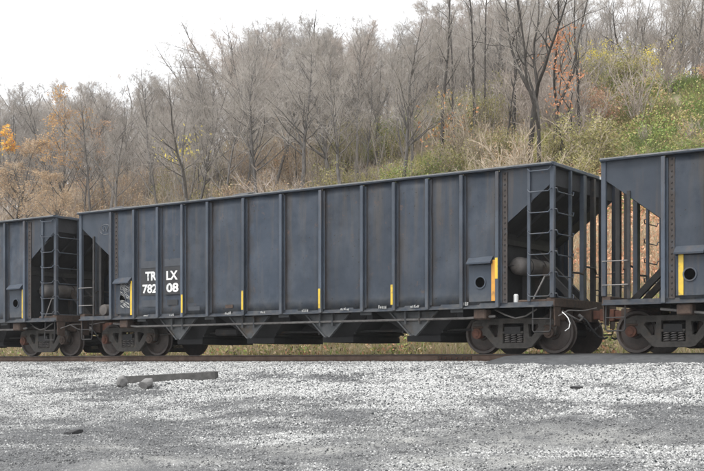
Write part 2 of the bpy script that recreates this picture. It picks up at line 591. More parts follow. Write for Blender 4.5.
xs = np.concatenate([[-300, -220, -180, -150], np.arange(-130, -40, 2.0), np.arange(-40, 6, 0.25), np.arange(6, 40, 2.0), [50, 80, 120, 200, 280]])
ys = np.concatenate([[-280, -200, -120, -80, -50, -36, -28], np.arange(-24, -14, 1.0), np.arange(-14, -1.0, 0.12), [-0.95, -0.5, 0.5, 1.0], np.arange(1.3, 8, 0.3), np.arange(8, 40, 0.8), np.arange(41, 100, 4), [110, 130, 160, 200, 280]])
GXX, GYY = np.meshgrid(xs, ys)
gv = np.stack([GXX, GYY, gz(GXX, GYY)], -1).reshape(-1, 3)
nx, ny = len(xs), len(ys)
ii = (np.arange(ny - 1)[:, None] * nx + np.arange(nx - 1)[None, :]).ravel()
gf = np.stack([ii, ii + 1, ii + nx + 1, ii + nx], 1)
gme = fast_mesh('ground', gv, gf, GROUND, smooth=True)
g_s, g_f = stain_field(gv[:, 0], gv[:, 1])
gme.attributes.new('stain', 'FLOAT', 'POINT').data.foreach_set('value', g_s.astype(np.float32))
gme.attributes.new('fines', 'FLOAT', 'POINT').data.foreach_set('value', g_f.astype(np.float32))
tag(link('ground', gme), kind='structure')

# grade crossing road over the track at the right
rx0, rx1 = -11.9, 14.0
rd_y = [(-3.0, -0.62), (-2.55, -0.40), (-2.05, -0.20), (-1.5, -0.06), (-0.84, -0.004)]
V, Fc = [], []
rxs = np.linspace(rx0, rx1, 40)
for j, (yy, zz) in enumerate(rd_y):
    for x in rxs:
        xx = x + (0.35 * (yy + 0.84) if x == rx0 else 0)
        V.append((xx, yy, zz + 0.012 * (vnoise(x * 1.3, yy * 1.3, 4) - 0.5) * (1 if j < 4 else 0.2)))
for j in range(len(rd_y) - 1):
    for i in range(39):
        a = j * 40 + i
        Fc.append((a, a + 1, a + 41, a + 40))
me = fast_mesh('road', V, Fc, ASPHALT, smooth=True)
rd = tag(link('road', me), kind='structure')
so = rd.modifiers.new('thick', 'SOLIDIFY'); so.thickness = 0.12; so.offset = -1
m = MB(); m.box(rx0 + 0.2, rx1, -0.64, 0.64, -0.15, -0.012); m.box(rx0 + 0.2, rx1, 0.84, 2.6, -0.3, -0.012)
tag(m.build('road', ASPHALT), kind='structure')

# ------------------------------------------------------------------ gravel: real stones scattered by geometry nodes
def gravel_nodes(seed, smin, smax):
    ng = bpy.data.node_groups.new('scatter stones', 'GeometryNodeTree')
    ng.interface.new_socket('Geometry', in_out='INPUT', socket_type='NodeSocketGeometry')
    ng.interface.new_socket('Geometry', in_out='OUTPUT', socket_type='NodeSocketGeometry')
    N, L = ng.nodes.new, ng.links.new
    gi, go = N('NodeGroupInput'), N('NodeGroupOutput')
    at_ = N('GeometryNodeInputNamedAttribute'); at_.data_type = 'FLOAT'; at_.inputs['Name'].default_value = 'dens'
    di = N('GeometryNodeDistributePointsOnFaces'); di.distribute_method = 'RANDOM'; di.inputs['Seed'].default_value = seed
    L(gi.outputs[0], di.inputs['Mesh']); L(at_.outputs['Attribute'], di.inputs['Density'])
    join = N('GeometryNodeJoinGeometry')
    for k in range(4):
        ico = N('GeometryNodeMeshIcoSphere'); ico.inputs['Radius'].default_value = 1; ico.inputs['Subdivisions'].default_value = 1
        nz = N('ShaderNodeTexNoise'); nz.noise_dimensions = '4D'; nz.inputs['W'].default_value = k * 3.7; nz.inputs['Scale'].default_value = 0.9
        sub = N('ShaderNodeVectorMath'); sub.operation = 'SUBTRACT'; sub.inputs[1].default_value = (0.5, 0.5, 0.5)
        L(nz.outputs['Color'], sub.inputs[0])
        sc = N('ShaderNodeVectorMath'); sc.operation = 'SCALE'; sc.inputs['Scale'].default_value = 1.6
        L(sub.outputs[0], sc.inputs[0])
        sp = N('GeometryNodeSetPosition'); L(ico.outputs['Mesh'], sp.inputs['Geometry']); L(sc.outputs[0], sp.inputs['Offset'])
        sm = N('GeometryNodeSetMaterial'); sm.inputs['Material'].default_value = STONE
        L(sp.outputs[0], sm.inputs['Geometry'])
        gi2 = N('GeometryNodeGeometryToInstance'); L(sm.outputs[0], gi2.inputs[0]); L(gi2.outputs[0], join.inputs[0])
    ins = N('GeometryNodeInstanceOnPoints'); ins.inputs['Pick Instance'].default_value = True
    L(di.outputs['Points'], ins.inputs['Points']); L(join.outputs[0], ins.inputs['Instance'])
    rv = N('FunctionNodeRandomValue'); rv.data_type = 'FLOAT_VECTOR'; rv.inputs[0].default_value = (0, 0, 0); rv.inputs[1].default_value = (6.28, 6.28, 6.28)
    e2r = N('FunctionNodeEulerToRotation'); L(rv.outputs[0], e2r.inputs[0]); L(e2r.outputs[0], ins.inputs['Rotation'])
    rs = N('FunctionNodeRandomValue'); rs.data_type = 'FLOAT'; rs.inputs[2].default_value = 0; rs.inputs[3].default_value = 1; rs.inputs['Seed'].default_value = 5
    pw = N('ShaderNodeMath'); pw.operation = 'POWER'; pw.inputs[1].default_value = 2.2; L(rs.outputs[1], pw.inputs[0])
    mr = N('ShaderNodeMapRange'); mr.inputs['To Min'].default_value = smin; mr.inputs['To Max'].default_value = smax; L(pw.outputs[0], mr.inputs['Value'])
    sz = N('GeometryNodeInputNamedAttribute'); sz.data_type = 'FLOAT'; sz.inputs['Name'].default_value = 'size'
    ms = N('ShaderNodeMath'); ms.operation = 'MULTIPLY'; L(mr.outputs[0], ms.inputs[0]); L(sz.outputs['Attribute'], ms.inputs[1])
    mr = ms
    cx = N('ShaderNodeCombineXYZ')
    fl = N('ShaderNodeMath'); fl.operation = 'MULTIPLY'; fl.inputs[1].default_value = 0.75; L(mr.outputs[0], fl.inputs[0])
    L(mr.outputs[0], cx.inputs[0]); L(mr.outputs[0], cx.inputs[1]); L(fl.outputs[0], cx.inputs[2])
    L(cx.outputs[0], ins.inputs['Scale'])
    L(ins.outputs[0], go.inputs[0])
    return ng


def gravel_patch(x0, x1, y0, y1, st, fn, seed, smin, smax, keep=None):
    gx = np.arange(x0, x1, st); gy = np.arange(y0, y1, st)
    X, Y = np.meshgrid(gx, gy)
    Z = gz(X, Y) + 0.004
    n1 = len(gx)
    idx = (np.arange(len(gy) - 1)[:, None] * n1 + np.arange(n1 - 1)[None, :]).ravel()
    fc = np.stack([idx, idx + 1, idx + n1 + 1, idx + n1], 1)
    c = np.stack([X, Y, Z], -1).reshape(-1, 3)
    cen = c[fc].mean(1)
    u = column(cen[:, 0], cen[:, 1])
    fc = fc[(u > -90) & (u < 800) & (keep(cen[:, 0], cen[:, 1]) if keep else True)]
    me = fast_mesh('gravel', c, fc, GROUND, smooth=True)
    a = me.attributes.new('dens', 'FLOAT', 'POINT')
    a.data.foreach_set('value', fn(c[:, 0], c[:, 1]).astype(np.float32))
    me.attributes.new('size', 'FLOAT', 'POINT').data.foreach_set('value', np.interp(c[:, 1], [-13, -9, -6.5, -4], [0.60, 0.66, 0.85, 1.0]).astype(np.float32))
    me.attributes.new('stain', 'FLOAT', 'POINT').data.foreach_set('value', stain_field(c[:, 0], c[:, 1])[0].astype(np.float32))
    o = tag(link('gravel', me), kind='stuff')
    md = o.modifiers.new('stones', 'NODES')
    md.node_group = gravel_nodes(seed, smin, smax)
    return o


def dens_front(x, y):
    x = np.asarray(x)
    d = np.interp(y, [-17, -11.5, -9.0, -7.2, -5.5, -2, -0.9], [1300, 1300, 1300, 1400, 1650, 1650, 1650])
    st_, fi_ = stain_field(x, y)
    return d * np.interp(st_, [-0.9, -0.2, 0.4], [0.30, 0.75, 1.15]) * (1 - 0.75 * fi_)


gravel_patch(-38, 2, -17, -0.85, 0.2, dens_front, 1, 0.010, 0.032, keep=lambda x, y: ~((x > rx0 + 0.4 + 0.8 * (y + 0.84)) & (y > -1.95 - 0.35 * vnoise(x * 1.5, y * 0, 8))))
gravel_patch(-40, 2, 1.0, 4.2, 0.3, lambda x, y: 350 + 0 * x, 2, 0.015, 0.045, keep=lambda x, y: ~((x > rx0) & (y < 2.7)))
gravel_patch(-40, rx0, -0.6, 0.9, 0.3, lambda x, y: 400 + 0 * x, 3, 0.015, 0.04)

# ------------------------------------------------------------------ track
trk = tag(empty('railway_track', (-16, 0, -0.2)), 'rusty railway track the hopper cars stand on, its near rail along the gravel', 'railway track')
off = -16


def rail_profile(y):
    return [(y - 0.07, -0.172), (y + 0.07, -0.172), (y + 0.07, -0.158), (y + 0.012, -0.135), (y + 0.012, -0.045), (y + 0.036, -0.032), (y + 0.036, -0.004), (y + 0.026, 0.0), (y - 0.026, 0.0), (y - 0.036, -0.004), (y - 0.036, -0.032), (y - 0.012, -0.045), (y - 0.012, -0.135), (y - 0.07, -0.158)]


def rel(o, root):
    o.location = -root.location
    return o


xj = at(455, 23.9)
for y in (-0.755, 0.755):
    m = MB()
    if y < 0:
        m.prism(rail_profile(y), -75, xj - 0.004, 'x'); m.prism(rail_profile(y), xj + 0.004, 25, 'x')
    else:
        m.prism(rail_profile(y), -75, 25, 'x')
    rel(m.build('rail', RAIL, trk), trk)
m = MB().box(xj - 0.45, xj + 0.45, -0.805, -0.769, -0.135, -0.05)
jb = rel(m.build('joint_bar', RUST, trk, bevel=0.006), trk)
mb = MB()
for k in (-0.36, -0.22, -0.08, 0.08, 0.22, 0.36):
    mb.lathe([(0.02, 0), (0.02, -0.03)], (xj + k, -0.805, -0.092), n=6)
bo = mb.build('joint_bolts', REDRUST, jb); bo['kind'] = 'stuff'
bo.location = (0, 0, 0)
tie_me = None
rt = random.Random(3)
for i in range(58):
    x = -44 + i * 0.56
    if tie_me is None:
        o = MB().box(-0.115, 0.115, -1.28, 1.28, -0.34, -0.176).build('tie', TIE, trk, bevel=0.012)
        tie_me = o.data
    else:
        o = link('tie', tie_me, trk)
    o.location = (x - trk.location.x + rt.uniform(-0.03, 0.03), rt.uniform(-0.05, 0.05), -trk.location.z)

# ------------------------------------------------------------------ hopper car (car space: x from its centre, z above the rail top)
XC = -18.23                                    # centre of the middle car
HL = 7.375                                     # half length
W = 1.70
TOP, SILL = 4.10, 1.0
posts = [-6.06]
for k in range(12):
    posts.append(posts[-1] + (0.9025 if k < 4 or k > 7 else 1.2275))


def car_x(u, n=22.96):
    return at(u, n) - XC


def panel(m, x0, x1, y, sgn, rs, poly=None):
    """dented sheet between two posts, a real 12 mm plate"""
    nx_, nz_ = 7, 12
    z0, z1 = SILL + 0.085, TOP - 0.05
    b = len(m.v)
    for j in range(nz_ + 1):
        for i in range(nx_ + 1):
            fx, fz = i / nx_, j / nz_
            d = math.sin(math.pi * fx) ** 0.7 * (0.012 * math.sin(fz * 7 + rs * 3.1) + 0.028 * (float(vnoise(fx * 2.2 + rs * 5.7, fz * 4.0 + rs, 5)) - 0.5) * 2)
            m.v.append((x0 + (x1 - x0) * fx, y + sgn * d, z0 + (z1 - z0) * fz))
    for j in range(nz_):
        for i in range(nx_):
            a = b + j * (nx_ + 1) + i
            m.f.append((a, a + 1, a + nx_ + 2, a + nx_ + 1))


def text_mesh(body, size, bold=0.012):
    cu = bpy.data.curves.new('lettering', 'FONT')
    cu.body = body
    cu.size = size
    cu.offset = bold
    cu.extrude = 0.0015
    cu.resolution_u = 4
    o = bpy.data.objects.new('lettering', cu)
    COL.objects.link(o)
    dg = bpy.context.evaluated_depsgraph_get()
    me = bpy.data.meshes.new_from_object(o.evaluated_get(dg))
    bpy.data.objects.remove(o)
    me.transform(Matrix.Rotation(R(90), 4, 'X'))
    return me


def fit_text(body, x0, x1, z0, z1, y, mat, parent, name='lettering'):
    me = text_mesh(body, 0.4)
    co = np.array([v.co[:] for v in me.vertices])
    lo, hi = co.min(0), co.max(0)
    for v in me.vertices:
        v.co.x = x0 + (v.co.x - lo[0]) / (hi[0] - lo[0]) * (x1 - x0)
        v.co.z = z0 + (v.co.z - lo[2]) / (hi[2] - lo[2]) * (z1 - z0)
        v.co.y = y + v.co.y - lo[1] - 0.003
    me.materials.append(mat)
    return link(name, me, parent)


def side_frame_mesh():
    """cast truck side frame with its window openings, in x,z about the truck centre"""
    cu = bpy.data.curves.new('side_frame', 'CURVE')
    cu.dimensions = '2D'
    cu.fill_mode = 'BOTH'
    cu.extrude = 0.055
    cu.bevel_depth = 0.012
    cu.bevel_resolution = 1
    outer = [(-1.06, 0.60), (-1.02, 0.72), (-0.80, 0.785), (0.80, 0.785), (1.02, 0.72), (1.06, 0.60), (1.03, 0.42), (0.93, 0.42), (0.91, 0.58), (0.83, 0.60), (0.79, 0.42), (0.70, 0.42), (0.46, 0.155), (0.36, 0.125), (-0.36, 0.125), (-0.46, 0.155), (-0.70, 0.42), (-0.79, 0.42), (-0.83, 0.60), (-0.91, 0.58), (-0.93, 0.42), (-1.03, 0.42)]
    win = [(-0.27, 0.225), (0.27, 0.225), (0.27, 0.69), (-0.27, 0.69)]
    tri = [(0.36, 0.665), (0.60, 0.665), (0.645, 0.60), (0.47, 0.36), (0.39, 0.37)]
    for poly in (outer, win, tri, [(-x, z) for x, z in tri]):
        s = cu.splines.new('POLY')
        s.points.add(len(poly) - 1)
        for p, (x, z) in zip(s.points, poly):
            p.co = (x, z, 0, 1)
        s.use_cyclic_u = True
    o = bpy.data.objects.new('side_frame', cu)
    COL.objects.link(o)
    dg = bpy.context.evaluated_depsgraph_get()
    me = bpy.data.meshes.new_from_object(o.evaluated_get(dg))
    bpy.data.objects.remove(o)
    me.transform(Matrix.Rotation(R(90), 4, 'X'))
    me.materials.clear()
    me.materials.append(CAST)
    return me


SF = side_frame_mesh()
_wheel_me = _axle_me = _cap_me = _spring_me = None


def make_truck(car, cx):
    t = MB()
    t.prism([(-1.12, 0.44), (1.12, 0.44), (1.12, 0.60), (0.5, 0.66), (-0.5, 0.66), (-1.12, 0.60)], cx - 0.2, cx + 0.2, 'x')
    t.box(cx - 0.18, cx + 0.18, -0.3, 0.3, 0.66, 0.8)
    tr = t.build('wheel_truck', DARK, car)
    for s in (-1, 1):
        f = link('side_frame', SF, tr); f.location = (cx, s * 1.02, 0)
        for k in (-0.155, 0.0, 0.155):
            pts = [(k + 0.058 * math.cos(a), 0.058 * math.sin(a), 0.232 + 0.20 * a / (2 * math.pi * 4)) for a in np.linspace(0, 8 * math.pi, 40)]
            global _spring_me
            sm = MB().tube(pts, 0.015, 5)      .build('coil_spring', TANKM, tr, smooth=True)
            sm.location = (cx, s * 1.04, 0)
        b = MB().box(cx - 0.26, cx + 0.26, s * 1.02 - 0.09, s * 1.02 + 0.09, 0.445, 0.50)
        b.box(cx - 0.13, cx + 0.13, s * 1.02 - 0.085, s * 1.02 + 0.085, 0.502, 0.60)
        b.build('bolster_end', CAST, tr, bevel=0.01)
        for e in (-1, 1):
            x = cx + e * 0.895
            w = MB().lathe([(0.07, -0.10), (0.13, -0.10), (0.15, -0.06), (0.36, -0.012), (0.395, -0.06), (0.452, -0.06), (0.457, 0.02), (0.462, 0.04), (0.486, 0.055), (0.486, 0.075), (0.47, 0.08), (0.39, 0.08), (0.15, 0.03), (0.08, 0.06)], (0, 0, 0), 'y', 48)
            for vi, v in enumerate(w.v):
                if s > 0:
                    w.v[vi] = (v[0], -v[1], v[2])
            wo = w.build('wheel', WHEEL, tr, smooth=True); wo.location = (x, s * 0.77, 0.457)
            ca = MB().lathe([(0.075, 0.1), (0.115, 0.09), (0.125, 0.02), (0.12, -0.10), (0.075, -0.115), (0.07, -0.13), (0.02, -0.135)], (0, 0, 0), 'y', 20)
            for k in range(3):
                a = k * 2.094 + 0.5
                ca.lathe([(0.018, -0.11), (0.018, -0.14)], (0.06 * math.cos(a), 0, 0.06 * math.sin(a)), 'y', 6)
            if s > 0:
                ca.v = [(v[0], -v[1], v[2]) for v in ca.v]
            co = ca.build('axle_cap', REDRUST if (e * s) > 0 else RUST, tr, smooth=True); co.location = (x, s * 1.05, 0.457)
            ad = MB().box(x - 0.14, x + 0.14, s * 1.02 - 0.085, s * 1.02 + 0.085, 0.575, 0.625)
            ad.build('bearing_adapter', RUST, tr, bevel=0.01)
    for e in (-1, 1):
        x = cx + e * 0.895
        for s in (-1, 1):
            sh = MB().tube([(x - e * 0.475 * math.cos(a), s * 0.77, 0.457 + 0.475 * math.sin(a)) for a in np.linspace(-0.42, 0.42, 7)], 0.035, 6)
            sh.build('brake_shoe', RUST, tr)
            MB().box(x - 0.10, x + 0.10, *sorted((s * 1.075, s * 1.10)), 0.63, 0.70).build('frame_lug', CAST, tr, bevel=0.01)
        MB().lathe([(0.085, -0.93), (0.085, 0.93)], (x, 0, 0.457), 'y', 12).build('axle', DARK, tr, smooth=True)
        x2 = cx + e * 0.40
        b = MB().box(x2 - 0.05, x2 + 0.05, -0.8, 0.8, 0.32, 0.42)
        b.build('brake_beam', DARK, tr)
    return tr


def rung(m, a, b, drop, out, r=0.013):
    """grab iron with joggled ends: a, b on the stiles, out = unit offset direction"""
    a, b, o = Vector(a), Vector(b), Vector(out)
    d = (b - a).normalized()
    dn = Vector((0, 0, -drop))
    m.tube([a, a + o * 0.05, a + d * 0.05 + o * 0.06 + dn, b - d * 0.05 + o * 0.06 + dn, b + o * 0.05, b], r, 6)


def end_parts(car, e):
    """e = +1 for the right end; the left end is the same end turned about the car's centre"""
    def T(m):
        if e < 0:
            m.v = [(-x, -y, z) for x, y, z in m.v]
        return m
    X1, X0 = HL, posts[-1]
    # slope sheet: plate from the end top down and in under the body
    zt, zb = 3.62, 2.70
    sl = (zt - zb) / (X1 - X0 - 0.05)
    m = MB()
    xin = X0 - 1.15
    zin = zb - (X0 - xin) * sl
    m.prism([(X1 - 0.06, zt), (X1 - 0.06, zt + 0.02), (xin, zin + 0.02), (xin, zin)], -W + 0.06, W - 0.06, 'y')
    T(m).build('slope_sheet', UNDER, car)
    m = MB().box(X1 - 0.07, X1 - 0.055, -W + 0.05, W - 0.05, zt + 0.004, TOP - 0.06)
    T(m).build('end_sheet', UNDER, car)
    m = MB().box(X1 - 0.08, X1 + 0.05, -W - 0.04, W + 0.04, TOP - 0.09, TOP - 0.012)
    T(m).build('end_chord', POST, car, bevel=0.01)
    # stiffeners on the slope sheet's underside
    m = MB()
    for y in (-0.9, 0.0, 0.9):
        m.prism([(X1 - 0.12, zt - 0.07), (X1 - 0.12, zt - 0.16), (X0 + 0.05, zb - 0.09), (X0 + 0.05, zb + 0.0)], y - 0.03, y + 0.03, 'y')
    T(m).build('slope_stiffener', UNDER, car)
    # transverse wall over the bolster
    m = MB().box(X0 - 0.02, X0, -W + 0.08, W - 0.5, SILL + 0.15, zb - 0.02)
    T(m).build('bulkhead', UNDER, car)
    m = MB().box(X0 + 0.003, X0 + 0.06, -W + 0.08, W - 0.5, zb - 0.28, zb - 0.16)
    T(m).build('bulkhead_beam', DARK, car)
    # end sill, platform and draft sill
    m = MB().box(X1 - 0.16, X1 + 0.03, -W, W, SILL, SILL + 0.19)
    T(m).build('end_sill', RUST, car, bevel=0.012)
    m = MB().box(X0 + 0.02, X1 - 0.165, -W + 0.06, W - 0.06, SILL + 0.05, SILL + 0.075)
    T(m).build('platform', DARK, car)
    m = MB().box(X0 + 0.6, X1 + 0.22, -0.2, 0.2, 0.70, SILL - 0.004)
    T(m).build('draft_sill', RUST, car, bevel=0.012)
    m = MB().box(X1 + 0.22, X1 + 0.40, -0.11, 0.11, 0.76, 0.96)
    m.prism([(X1 + 0.40, -0.17), (X1 + 0.57, -0.17), (X1 + 0.60, -0.02), (X1 + 0.50, 0.02), (X1 + 0.52, 0.16), (X1 + 0.40, 0.15)], 0.72, 0.99, 'z')
    T(m).build('coupler', REDRUST, car, bevel=0.015)
    # air hose looping down to the next car
    m = MB()
    pts = [(X1 + 0.10, -0.42, 0.80), (X1 + 0.2, -0.40, 0.72), (X1 + 0.30, -0.33, 0.52), (X1 + 0.40, -0.24, 0.37), (X1 + 0.51, -0.15, 0.33), (X1 + 0.56, -0.1, 0.36)]
    m.tube(pts, 0.026, 8)
    h = T(m).build('air_hose', HOSE, car, smooth=True)
    m = MB().tube([(X1 + 0.02, -0.44, 0.86), (X1 + 0.11, -0.42, 0.79)], 0.035, 8)
    T(m).build('hose_valve', ROD, h, smooth=True)
    # posts between sill and chord
    for y, wd in ((-0.10, 0.085), (0.45, 0.06), (0.93, 0.055)):
        m = MB().box(X1 - 0.075, X1 + 0.03, y - wd, y + wd, SILL + 0.19, TOP - 0.09)
        T(m).build('end_post', POST if wd > 0.08 else DARK, car, bevel=0.008)
    # corner posts
    for y in (-1, 1):
        m = MB().box(X1 - 0.07, X1 + 0.035, *sorted((y * (W + 0.035), y * (W - 0.06))), SILL + 0.19, TOP - 0.09)
        T(m).build('corner_post', POST, car, bevel=0.01)
    # braces from the wall down to the draft sill
    for y in (-0.30, 0.30):
        m = MB()
        m.prism([(X0 + 0.01, 2.42), (X0 + 0.01, 2.22), (X1 - 0.24, SILL + 0.19), (X1 - 0.05, SILL + 0.19)], y - 0.05, y + 0.05, 'y')
        T(m).build('diagonal_brace', DARK, car)
    # ladders: side and end at the near right corner
    zr = [1.28, 1.73, 2.18, 2.63, 3.08, 3.53]
    xs_ = X1 - 0.56
    lad = MB().box(xs_ - 0.035, xs_ + 0.035, -W - 0.045, -W + 0.012, SILL + 0.12, TOP - 0.1)
    lo = T(lad).build('side_ladder', POST, car, bevel=0.006)
    for z in zr + [3.98]:
        m = MB(); rung(m, (xs_, -W - 0.045, z), (X1 - 0.02, -W - 0.035, z), 0.06, (0, -1, 0))
        T(m).build('rung', POST, lo, smooth=True)
    lad = MB().box(X1 - 0.02, X1 + 0.045, -0.86 - 0.035, -0.86 + 0.035, SILL + 0.19, TOP - 0.09)
    lo = T(lad).build('end_ladder', POST, car, bevel=0.006)
    for z in zr:
        m = MB(); rung(m, (X1 + 0.035, -W + 0.0, z), (X1 + 0.045, -0.86, z), 0.08, (1, 0, 0))
        T(m).build('rung', POST, lo, smooth=True)
    # low grab irons at the other corner of this end, with the short stile on the far side
    sl_z = zb + (X1 - 0.55 - X0) * sl
    m = MB().box(X1 - 0.60, X1 - 0.53, W - 0.012, W + 0.04, SILL + 0.12, sl_z + 0.12)
    st = T(m).build('grab_stile', DARK, car, bevel=0.006)
    for z in (1.42, 1.92):
        m = MB(); rung(m, (X1 - 0.02, W + 0.035, z), (X1 - 0.56, W + 0.04, z), 0.0, (0, 1, 0), 0.012)
        T(m).build('rung', ROD, st, smooth=True)
    for z in (1.45, 1.75):
        m = MB(); rung(m, (X1 + 0.04, 0.45, z), (X1 + 0.04, 0.93, z), 0.0, (1, 0, 0), 0.012)
        T(m).build('grab_iron', DARK, car, smooth=True)
    # bent pipe across the end
    m = MB().tube([(X1 + 0.02, -0.86, 1.78), (X1 + 0.10, -0.55, 1.78), (X1 + 0.10, -0.40, 1.76), (X1 + 0.10, -0.22, 1.94), (X1 + 0.05, 0.1, 1.95), (X1 + 0.05, 0.38, 1.94), (X1 + 0.02, 0.52, 1.84)], 0.024, 6)
    T(m).build('brake_pipe', DARK, car, smooth=True)
    # sill steps below the corners
    for y in (-1, 1):
        m = MB().tube([(X1 - 0.06, y * (W - 0.01), SILL), (X1 - 0.06, y * (W + 0.01), 0.50), (X1 - 0.09, y * (W + 0.01), 0.46), (X1 - 0.45, y * (W + 0.01), 0.46), (X1 - 0.48, y * (W + 0.01), 0.50), (X1 - 0.48, y * (W - 0.01), SILL)], 0.018, 6)
        m.tube([(X1 - 0.06, y * (W + 0.01), 0.74), (X1 - 0.48, y * (W + 0.01), 0.74)], 0.014, 6)
        T(m).build('sill_step', DARK, car, smooth=True)
        m = MB().prism([(y * (W - 0.02), SILL - 0.004), (y * (W - 0.34), SILL - 0.004), (y * (W - 0.30), 0.58), (y * (W - 0.06), 0.60)], X1 - 0.005, X1 + 0.02, 'x')
        T(m).build('corner_gusset', RUST, car)
    # loose pipes and a safety chain round the coupler
    m = MB().tube([(X1 - 0.05, -1.15, 0.93), (X1 + 0.12, -1.0, 0.80), (X1 + 0.15, -0.7, 0.72), (X1 + 0.12, -0.45, 0.78)], 0.02, 6)
    T(m).build('angle_pipe', ROD, car, smooth=True)
    m = MB()
    for k in range(12):
        t_ = k / 11
        px, py, pz = X1 + 0.02 + 0.45 * t_, -0.24 + 0.12 * t_, 0.74 - 0.9 * t_ * (1 - t_)
        m.lathe([(0.022, -0.012), (0.03, 0), (0.022, 0.012)], (px, py, pz), 'y' if k % 2 else 'x', 8)
    ch_ = T(m).build('safety_chain', DARK, car, smooth=True)
    ch_['kind'] = 'stuff'
    m = MB().box(X1 - 0.5, X1 - 0.1, -0.9, -0.45, 0.72, SILL - 0.006)
    T(m).build('draft_bracket', RUST, car, bevel=0.03)
    # uncoupling lever along the end
    m = MB().tube([(X1 + 0.08, -W + 0.1, 0.80), (X1 + 0.12, -W + 0.5, 0.93), (X1 + 0.14, -0.4, 0.95), (X1 + 0.30, -0.1, 1.02)], 0.014, 6)
    T(m).build('uncoupling_lever', ROD, car, smooth=True)
    if e > 0:
        # air reservoir across the platform
        xr = car_x(519, 23.5)
        m = MB().lathe([(0.02, -0.05), (0.12, -0.035), (0.18, 0.02), (0.205, 0.10), (0.205, 1.38), (0.16, 1.46), (0.02, 1.5)], (xr, -1.28, 1.95), 'y', 24)
        rs = m.build('air_reservoir', TANKM, car, smooth=True)
        for y in (-0.85, -0.2):
            MB().lathe([(0.206, y - 0.02), (0.213, y - 0.02), (0.213, y + 0.02), (0.206, y + 0.02)], (xr, 0, 1.95), 'y', 24).build('tank_strap', DARK, rs)
        for y in (-0.85, -0.2):
            MB().box(xr - 0.05, xr + 0.05, y - 0.05, y + 0.05, SILL + 0.077, 1.78).build('tank_stand', DARK, rs)
        MB().tube([(xr - 0.45, -1.2, 1.95), (xr - 0.2, -1.3, 1.95), (xr, -1.31, 1.95)], 0.022, 6).build('tank_pipe', DARK, rs, smooth=True)
        # hand brake rod and loose pipes on the platform
        MB().tube([(car_x(533), -W + 0.02, zat(533, 299, 22.98)), (car_x(545), -W + 0.0, zat(545, 276, 22.96)), (car_x(552), -W + 0.0, zat(552, 274.5, 22.96))], 0.018, 6).build('brake_rod', ROD, car, smooth=True)
        MB().tube([(xr - 0.15, -1.45, SILL + 0.08), (xr - 0.22, -1.45, 1.35), (xr - 0.38, -1.45, 1.5), (xr - 0.4, -1.45, 1.62)], 0.02, 6).build('bent_pipe', DARK, car, smooth=True)
        MB().box(X1 - 0.9, X1 - 0.2, -W + 0.1, -W + 0.5, SILL + 0.077, SILL + 0.17).build('brake_valve', RUST, car, bevel=0.03)
        MB().tube([(X0 - 0.3, -1.3, 0.98), (X0 + 0.0, -1.4, 0.86), (X0 + 0.25, -1.4, 0.78), (X0 + 0.5, -1.4, 0.82), (X0 + 0.75, -1.35, 0.97)], 0.018, 6).build('hanging_cable', ROD, car, smooth=True)
    else:
        xb = -X1 + 0.62
        m = MB().lathe([(0.06, -0.04), (0.15, -0.02), (0.165, 0.03), (0.165, 0.75), (0.10, 0.80), (0.03, 0.82)], (xb, -1.40, 1.30), 'y', 20)
        bc = m.build('brake_cylinder', TANKM, car, smooth=True)
        MB().lathe([(0.166, 0.25), (0.174, 0.25), (0.174, 0.29), (0.166, 0.29)], (xb, -1.40, 1.30), 'y', 20).build('tank_strap', RUST, bc)
        MB().box(xb - 0.2, xb + 0.2, -1.3, -0.75, SILL + 0.077, 1.16).build('cylinder_seat', DARK, bc)


